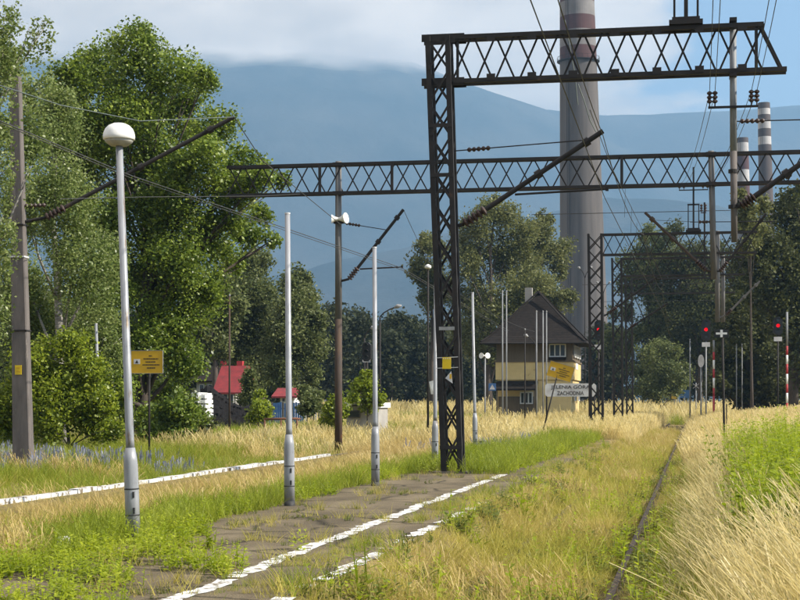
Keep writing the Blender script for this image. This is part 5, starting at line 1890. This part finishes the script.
wire('wire falling right from the tip of the left bracket arm', [tipL, at(262, 160, 42), at(340, 224, 55)], 0.012, 'wire')
wire('thin horizontal wire through the crown of the broadleaf tree', [at(60, 199, 37), at(140, 197, 45), at(262, 196, 52), at(300, 194, 55)], 0.010)
wire('messenger wire of the far left track beyond the second gantry', [(c2.x, Y2, c2.z), (-12.4, 80, 7.6), (-12.4, 125, 7.2)], 0.010, sag=0.3)
for k in range(7):
    f = 0.12 + k * 0.11
    px, py = 132 + (402 - 132) * f, 176 + (268 - 176) * f
arm = bpy.data.objects['cross_arm']
for k, dx in enumerate((-0.52, -0.40, 0.40, 0.52)):
    x = xk + dx
    lab = ['outer left', 'inner left', 'inner right', 'outer right'][k] + ' telephone wire over the cross arm of the nearest gantry'
    x3m = xat(693.5, Y3) + (-0.69, -0.47, 0.47, 0.69)[k]
    wire(lab, [(x - 0.1, 2, 9.3), (x, Y1 - .12, 8.62), (x3m, Y3 - .1, ZT + 2.5)], 0.008, sag=0.55)
wire('pale dropper rope hanging in front of the big chimney', [at(565, 20, Y1 / CS), at(575, 75, 37.2), at(578, 105, 37.2)], 0.012, 'wire_pale')
wire('bent rope hanging from the nearest girder before the chimney', [at(578, 84, 37.2), at(584, 100, 37.2), at(590, 120, 37.2), at(596, 132, 37.2)], 0.014, 'wire_pale')
wire('stay wire falling from the nearest girder to the far signals', [A(590, 110, Y1), at(612, 168, 50), at(640, 225, 66), at(664, 285, 92)], 0.010)
wire('earth wire on top of the third gantry', [A(650, 220, Y3), A(700, 222, Y3 + .3), A(775, 221, Y3)], 0.012)
for nm, yv in (('second', Y2), ('third', Y3), ('fourth', Y4)):
    wire('cross span wire under the girder of the %s gantry' % nm, [(XT1 - 4, yv + .2, 7.6 if nm != 'second' else 8.2), (1.2, yv + .2, 7.6 if nm != 'second' else 8.2)], 0.012)

# droppers between messenger and contact wire of track 1
mb = MB()
for y in np.arange(40, 78, 4.0):
    mb.bar((XT1 - .1, y, 6.25), (XT1 - .08, y, 7.0), 0.008)
tag(part('dropper_wires', mb, M['wire']), 'thin dropper wires between the two overhead wires of the near track', 'wire', kind='stuff')

# pale stone in the weeds
b = gp(62, 548, 0)
mb = MB()
pts = []
for i in range(9):
    a = i / 9 * 6.283
    pts.append((0.15 * math.cos(a) * random.uniform(.8, 1.1), 0.1 * math.sin(a) * random.uniform(.8, 1.1)))
mb.add([b + Vector((x, y, -0.02)) for x, y in pts] + [b + Vector((x * 0.9, y * 0.9, 0.08 + 0.04 * x / 0.15)) for x, y in pts] + [b + Vector((x * 0.45, y * .45, 0.13 + 0.05 * x)) for x, y in pts],
       [(i, (i + 1) % 9, 9 + (i + 1) % 9, 9 + i) for i in range(9)] + [(9 + i, 9 + (i + 1) % 9, 18 + (i + 1) % 9, 18 + i) for i in range(9)] + [tuple(range(18, 27))])
tag(part('stone', mb, M['stone']), 'pale stone lying in the weeds left of the nearest lamp pole', 'stone')


# ---------------------------------------------------------------- grass (stuff): clumps instanced on points
def clump(name, n, h, hv, spread, lean, width, curve, mat, head=0.0, segs=3):
    V, F = [], []
    for _ in range(n):
        a = random.uniform(0, 6.283); rr = spread * math.sqrt(random.random())
        bx, by = rr * math.cos(a), rr * math.sin(a)
        hh = h * random.uniform(1 - hv, 1 + hv)
        d = random.uniform(0, 6.283)
        lx = lean[0] + random.gauss(0, lean[2]); ly = lean[1] + random.gauss(0, lean[2])
        sx, sy = math.cos(d) * width / 2, math.sin(d) * width / 2
        o = len(V)
        for k in range(segs + 1):
            f = k / segs
            g = f + curve * f * f
            x, y = bx + lx * hh * g, by + ly * hh * g
            z = hh * (f - 0.25 * curve * f * f)
            w = 1 - 0.75 * f
            if head and f > 0.6: w = head
            V += [(x - sx * w, y - sy * w, z), (x + sx * w, y + sy * w, z)]
        for k in range(segs):
            F.append((o + 2 * k, o + 2 * k + 1, o + 2 * k + 3, o + 2 * k + 2))
    me = np_mesh(name, np.array(V), np.array(F), mat)
    return bpy.data.objects.new(name, me)


def weed(name, n, h, spread, leaf, mat):
    V, F = [], []
    C = []
    for _ in range(n):
        a = random.uniform(0, 6.283); rr = spread * math.sqrt(random.random())
        bx, by = rr * math.cos(a), rr * math.sin(a)
        hh = h * random.uniform(0.5, 1.15)
        lx, ly = random.gauss(0, .12), random.gauss(0, .12)
        o = len(V)
        w = 0.006
        V += [(bx - w, by, 0), (bx + w, by, 0), (bx + lx * hh + w * .4, by + ly * hh, hh), (bx + lx * hh - w * .4, by + ly * hh, hh)]
        F.append((o, o + 1, o + 2, o + 3))
        m_ = int(7 + hh * 14)
        for k in range(m_):
            f = (k + 0.6) / m_
            an = k * 2.4 + random.uniform(-.3, .3)
            L_ = leaf * random.uniform(0.7, 1.2) * (1.1 - 0.6 * f)
            dx, dy = math.cos(an), math.sin(an)
            px, py_, pz = bx + lx * hh * f, by + ly * hh * f, hh * f
            up = random.uniform(0.1, 0.7)
            wv = L_ * 0.28
            o = len(V)
            V += [(px, py_, pz), (px + dx * L_ * .5 - dy * wv, py_ + dy * L_ * .5 + dx * wv, pz + up * L_ * .5),
                  (px + dx * L_, py_ + dy * L_, pz + up * L_ * 0.7), (px + dx * L_ * .5 + dy * wv, py_ + dy * L_ * .5 - dx * wv, pz + up * L_ * .5)]
            F.append((o, o + 1, o + 2, o + 3))
    me = np_mesh(name, np.array(V), np.array(F), mat)
    return bpy.data.objects.new(name, me)


def scatter(name, label, cat, P, scale, protos, tilt=0.12):
    n = len(P)
    if n == 0: return
    me = bpy.data.meshes.new(name)
    me.vertices.add(n); me.vertices.foreach_set('co', P.astype(np.float32).ravel())
    rot = np.zeros((n, 3), np.float32)
    rot[:, 0] = rng.normal(size=n) * tilt; rot[:, 1] = rng.normal(size=n) * tilt
    rot[:, 2] = rng.normal(size=n) * 0.9 if tilt < 0.13 else rng.uniform(0, 6.283, n)
    at1 = me.attributes.new('rot', 'FLOAT_VECTOR', 'POINT'); at1.data.foreach_set('vector', rot.ravel())
    at2 = me.attributes.new('scl', 'FLOAT', 'POINT'); at2.data.foreach_set('value', scale.astype(np.float32))
    at3 = me.attributes.new('idx', 'INT', 'POINT'); at3.data.foreach_set('value', rng.integers(0, len(protos), n).astype(np.int32))
    o = link(name, me)
    tag(o, label, cat, kind='stuff')
    ng = bpy.data.node_groups.new(name, 'GeometryNodeTree')
    ng.interface.new_socket('Geometry', in_out='INPUT', socket_type='NodeSocketGeometry')
    ng.interface.new_socket('Geometry', in_out='OUTPUT', socket_type='NodeSocketGeometry')
    N, L = ng.nodes.new, ng.links.new
    gi, go = N('NodeGroupInput'), N('NodeGroupOutput')
    iop = N('GeometryNodeInstanceOnPoints')
    g2i = N('GeometryNodeGeometryToInstance')
    for p in reversed(protos):
        oi = N('GeometryNodeObjectInfo'); oi.inputs['Object'].default_value = p
        L(oi.outputs['Geometry'], g2i.inputs[0])
    L(gi.outputs[0], iop.inputs['Points'])
    L(g2i.outputs[0], iop.inputs['Instance'])
    iop.inputs['Pick Instance'].default_value = True
    for nm, tp, sock in (('rot', 'FLOAT_VECTOR', 'Rotation'), ('scl', 'FLOAT', 'Scale'), ('idx', 'INT', 'Instance Index')):
        na = N('GeometryNodeInputNamedAttribute'); na.data_type = tp; na.inputs['Name'].default_value = nm
        src = [s for s in na.outputs if s.enabled and s.name == 'Attribute'][0]
        L(src, iop.inputs[sock])
    L(iop.outputs[0], go.inputs[0])
    md = o.modifiers.new('scatter', 'NODES'); md.node_group = ng


def field(x0, x1, y0, y1, dens, near=20.0, fall=1.0):
    """random points, thinning out with distance"""
    area = (x1 - x0) * (y1 - y0)
    n = int(area * dens)
    X = rng.uniform(x0, x1, n); Y = rng.uniform(y0, y1, n)
    D = np.maximum(Y * CS - X * SN, 1)
    px = 400 + FPX * (X * CS + Y * SN) / D
    k = (px > -160) & (px < 960) & (rng.random(n) < np.clip((near / D) ** fall, 0, 1))
    return X[k], Y[k]


def noise2(X, Y, s, off=0.0):
    return np.array([mnoise.noise(Vector((x * s + off, y * s, off))) for x, y in zip(X, Y)])


def put(X, Y, z=0.0):
    return np.stack([X, Y, terr(X, Y) + z], 1)


def grow(Y, a=30, k=0.012):
    return 1 + np.clip(Y - a, 0, 200) * k * 0.6


short = [clump('short_clump', 26, 0.22, 0.5, 0.20, (-.12, 0, .35), 0.010, 0.5, M['g_short']) for _ in range(4)]
green = [clump('green_clump', 26, 0.28, 0.5, 0.20, (-.10, 0, .30), 0.012, 0.5, M['g_green']) for _ in range(4)]
dry = [clump('dry_clump', 26, 0.66, 0.45, 0.20, (-.20, -.02, .19), 0.0042, 0.5, M['g_dry'], head=1.8, segs=5) for _ in range(6)]
dryf = [clump('dry_clump_far', 18, 0.60, 0.35, 0.30, (-.16, -.02, .16), 0.014, 0.5, M['g_dry'], head=1.3, segs=3) for _ in range(4)]
pink = [clump('reddish_clump', 22, 0.36, 0.4, 0.20, (-.12, 0, .22), 0.008, 0.5, M['g_pink'], head=1.4, segs=4) for _ in range(4)]
herb = [weed('herb', 5, 0.12, 0.14, 0.06, M['g_moss']) for _ in range(3)]
weeds = [weed('weed', 4, 0.24, 0.13, 0.085, M['g_weed']) for _ in range(4)]
dead = [clump('broken_clump', 12, 0.42, 0.6, 0.25, (-.15, 0, .75), 0.005, 0.6, M['g_pink'], segs=3) for _ in range(3)]
tallw = [weed('tall_weed', 7, 0.75, 0.25, 0.12, M['g_weed']) for _ in range(4)]
flow = [clump('flower_spike', 12, 0.5, 0.35, 0.2, (-.05, 0, .12), 0.028, 0.1, M['g_blue'], head=1.0) for _ in range(3)]

# 1 right-hand bank: tall dry grass
X, Y = field(-0.40, 9, 7.0, 60, 26, near=16, fall=1.0)
edge = -0.30 + 0.55 * smooth(24, 8, Y) * 0 + 0.35 * (noise2(X, Y, 0.35, 2.0) + 0.3)
k = X > edge
X, Y = X[k], Y[k]
gz = (X > 0.75 + 0.5 * noise2(X, Y, .2, 9)) & (Y > 15.5) & (Y < 44) & (X < 5.5) & (noise2(X, Y, .5, 7.7) > -0.22)
thin = rng.random(len(X)) < np.where(gz, 0.10, np.where((X > 0.6) & (Y > 14), 0.7, 1.0))
sc = rng.uniform(0.7, 1.25, len(X)) * (0.42 + 0.58 * smooth(-0.4, 0.9, X))
scatter('tall_dry_grass', 'tall straw coloured grass on the right bank beside the rail', 'grass', put(X[thin], Y[thin]), sc[thin], dry + dead[:2])
X2, Y2_ = X[gz], Y[gz]
k = rng.random(len(X2)) < 0.75
scatter('tall_weeds', 'bright green tall weeds on the right bank', 'weeds', put(X2[k], Y2_[k]), rng.uniform(0.5, 1.6, k.sum()), tallw, tilt=0.14)
X, Y = field(-0.55, 8, 7, 60, 22, near=15)
scatter('bank_undergrowth', 'short green and yellow grass under the tall dry grass of the right bank', 'grass', put(X, Y), rng.uniform(0.7, 1.4, len(X)) * np.where(X < -0.2, 0.6, 1.0), short + green[:2], tilt=0.14)

# 2 near track bed, between platform and rail
X, Y = field(-3.15, -0.30, 9, 110, 46, near=17, fall=1.1)
k = (np.abs(X + 0.84) > 0.075)
X, Y = X[k], Y[k]
nn = noise2(X, Y, 0.33, 5.0)
a = rng.random(len(X)) < 0.75 * smooth(-0.05, 0.4, nn)
hs = np.where(X > -1.3, 0.55, 1.0)
scatter('track_grass', 'matted yellow green grass hiding the near track', 'grass', put(X[~a], Y[~a]), (rng.uniform(0.7, 1.4, len(X)) * hs * np.clip((X + 3.35) / 0.6, 0.6, 1))[~a] * grow(Y[~a]), short, tilt=0.14)
scatter('track_dry_grass', 'reddish dry grass patches on the near track', 'grass', put(X[a], Y[a]), (rng.uniform(0.6, 1.05, len(X)) * hs * np.clip((X + 3.35) / 0.6, 0.55, 1))[a] * grow(Y[a]), pink + short[:2] + dead)
X, Y = field(-3.2, -0.3, 9, 60, 15, near=18)
k = (np.abs(X + 0.86) > 0.12) & (noise2(X, Y, 0.6, 11) > -0.15)
scatter('track_herbs', 'dark low herbs between the grass of the near track', 'herbs', put(X[k], Y[k]), rng.uniform(0.8, 1.9, k.sum()), herb + weeds[:1], tilt=0.14)

# 3 platform edge between the two white lines, and beyond the asphalt
X, Y = field(-4.10, -3.15, 9, 60, 44, near=17)
k = (noise2(X, Y, 0.7, 21) > -0.15) & (rng.random(len(X)) < 0.75) & (~((X > -3.6) & (X < -3.2) & (noise2(X, Y, 0.45, 31) > -0.05)))
scatter('platform_edge_grass', 'yellow green grass growing between the two white platform lines', 'grass', put(X[k], Y[k]), (rng.uniform(0.5, 1.15, len(X)) * np.clip((X + 4.15) / 0.8, 0.22, 0.85))[k], short + green[:2], tilt=0.14)
X, Y = field(-6.6, -4.1, 36, 110, 16, near=34)
k = noise2(X, Y, 0.25, 41) + (Y - 38) * 0.04 > 0.0
scatter('platform_grass', 'bright green grass on the platform beyond the lattice tower', 'grass', put(X[k], Y[k]), rng.uniform(0.8, 1.5, k.sum()) * grow(Y[k]), green + weeds[:2], tilt=0.14)

# 4 broadleaf weeds on the asphalt in front and along its left margin
X, Y = field(-9.0, -4.3, 11.5, 19.5, 30, near=14)
m1 = noise2(X, Y, 0.9, 51)
k = (m1 + 0.35 * smooth(-4.6, -6.6, X) - 0.5 * smooth(17.0, 19.5, Y) > 0.08)
scatter('platform_weeds', 'bright broadleaf weeds pushing through the near end of the platform', 'weeds', put(X[k], Y[k]), rng.uniform(0.5, 1.15, k.sum()), weeds, tilt=0.14)
X, Y = field(-7.6, -5.9, 18, 42, 24, near=22)
k = noise2(X, Y, 0.6, 61) - 1.3 * (X + 6.5) > 0.0
scatter('margin_weeds', 'low green weeds along the left margin of the asphalt', 'weeds', put(X[k], Y[k]), rng.uniform(0.45, 1.1, k.sum()), weeds + green[:2], tilt=0.14)
X, Y = field(-6.4, -3.6, 12, 38, 12, near=22)
k = noise2(X, Y, 0.8, 71) > 0.12
scatter('asphalt_tufts', 'scattered small tufts in the cracks of the asphalt', 'grass', put(X[k], Y[k]), rng.uniform(0.3, 0.8, k.sum()), short + herb, tilt=0.14)

# 5 left half of the platform: reddish dry grass; the left track beyond it
X, Y = field(-10.8, -6.5, 14, 110, 32, near=20, fall=1.1)
g = noise2(X, Y, 0.3, 81) + 0.9 * (X + 7.3) + 0.01 * (Y - 20)
k = g < 0.15
low = np.clip((X + 10.9) / 3.2, 0.16, 1.0) ** 0.8
low = np.where(Y < 48, low, 1.0)
dd = rng.random(len(X)) < 0.5 + 0.5 * smooth(36, 52, Y)
scatter('platform_dry_grass', 'reddish dry grass on the left half of the platform', 'grass', put(X[k & dd], Y[k & dd]), (low * rng.uniform(0.45, 1.0, len(X)))[k & dd] * grow(Y[k & dd]), pink)
scatter('platform_mixed_grass', 'yellow green grass on the left half of the platform', 'grass', put(X[k & ~dd], Y[k & ~dd]), (low * rng.uniform(0.6, 1.2, len(X)))[k & ~dd] * grow(Y[k & ~dd]), short, tilt=0.14)
scatter('platform_green_grass', 'green grass along the middle of the platform', 'grass', put(X[~k], Y[~k]), rng.uniform(0.5, 1.2, (~k).sum()) * grow(Y[~k]), green + weeds[:1], tilt=0.14)

# 6 meadow left of the platform
X, Y = field(-60, -11.2, 24, 100, 16, near=34, fall=1.2)
k = ~((X > -12) & (X < -11.2) & (rng.random(len(X)) < 0.5))
X, Y = X[k], Y[k]
nn = noise2(X, Y, 0.12, 91) + 0.5 * noise2(X, Y, 0.4, 92)
orange = (nn > 0.30) | ((X > -14.8) & (nn > 0.12)) | ((Y > 66) & (nn > 0.1))
scatter('meadow_grass', 'green and yellow meadow grass left of the platform', 'grass', put(X[~orange], Y[~orange]), rng.uniform(0.8, 1.6, (~orange).sum()) * grow(Y[~orange]), green + short[:2], tilt=0.14)
scatter('meadow_dry_grass', 'dry reddish and straw grass in the left meadow', 'grass', put(X[orange], Y[orange]), rng.uniform(0.7, 1.3, orange.sum()) * grow(Y[orange]), pink + short)
X, Y = field(-26, -13.5, 34, 46, 5, near=40)
k = noise2(X, Y, 0.3, 101) > -0.05
scatter('bluish_flowers', 'bluish flower spikes around the concrete post', 'flowers', put(X[k], Y[k]), rng.uniform(0.5, 1.0, k.sum()), flow)
X, Y = field(-9.5, -6.0, 48, 72, 5, near=50)
k = noise2(X, Y, 0.35, 111) > 0.0
scatter('bluish_flowers', 'bluish flower spikes beside the stump right of the lattice tower', 'flowers', put(X[k], Y[k]), rng.uniform(0.5, 0.9, k.sum()), flow)

# 7 dry field in the middle distance and along the line
X, Y = field(-45, -6.2, 52, 150, 7.5, near=60, fall=1.0)
k = (X > -14) | (noise2(X, Y, 0.08, 121) + 0.02 * (X + 22) > -0.05)
scatter('dry_field', 'golden dry grass field before the distant wood', 'grass', put(X[k], Y[k]), (rng.uniform(0.6, 1.35, len(X)) * (1 + 0.5 * noise2(X, Y, 0.22, 131)))[k] * grow(Y[k], 60, 0.008), dryf + pink[:3] + short[:1])
X, Y = X[~k], Y[~k]
scatter('green_field', 'green grass in the field before the coal heap', 'grass', put(X, Y), rng.uniform(1.2, 2.2, len(X)) * grow(Y, 60, .008), green, tilt=0.14)
X, Y = field(-6.2, -2.8, 70, 190, 8, near=75)
scatter('dry_verge', 'dry grass verge left of the far track', 'grass', put(X, Y), rng.uniform(0.8, 1.3, len(X)) * grow(Y, 70, .006), dryf)
X, Y = field(-0.2, 30, 52, 190, 8, near=58)
scatter('dry_bank_far', 'dry grass of the right bank below the signals', 'grass', put(X, Y), rng.uniform(0.75, 1.25, len(X)) * grow(Y, 70, .006), dryf)
X, Y = field(-60, 40, 150, 260, 1.2, near=200)
scatter('far_grass', 'pale grass under the distant wood', 'grass', put(X, Y), rng.uniform(2.0, 3.2, len(X)), green + dryf[:2], tilt=0.14)
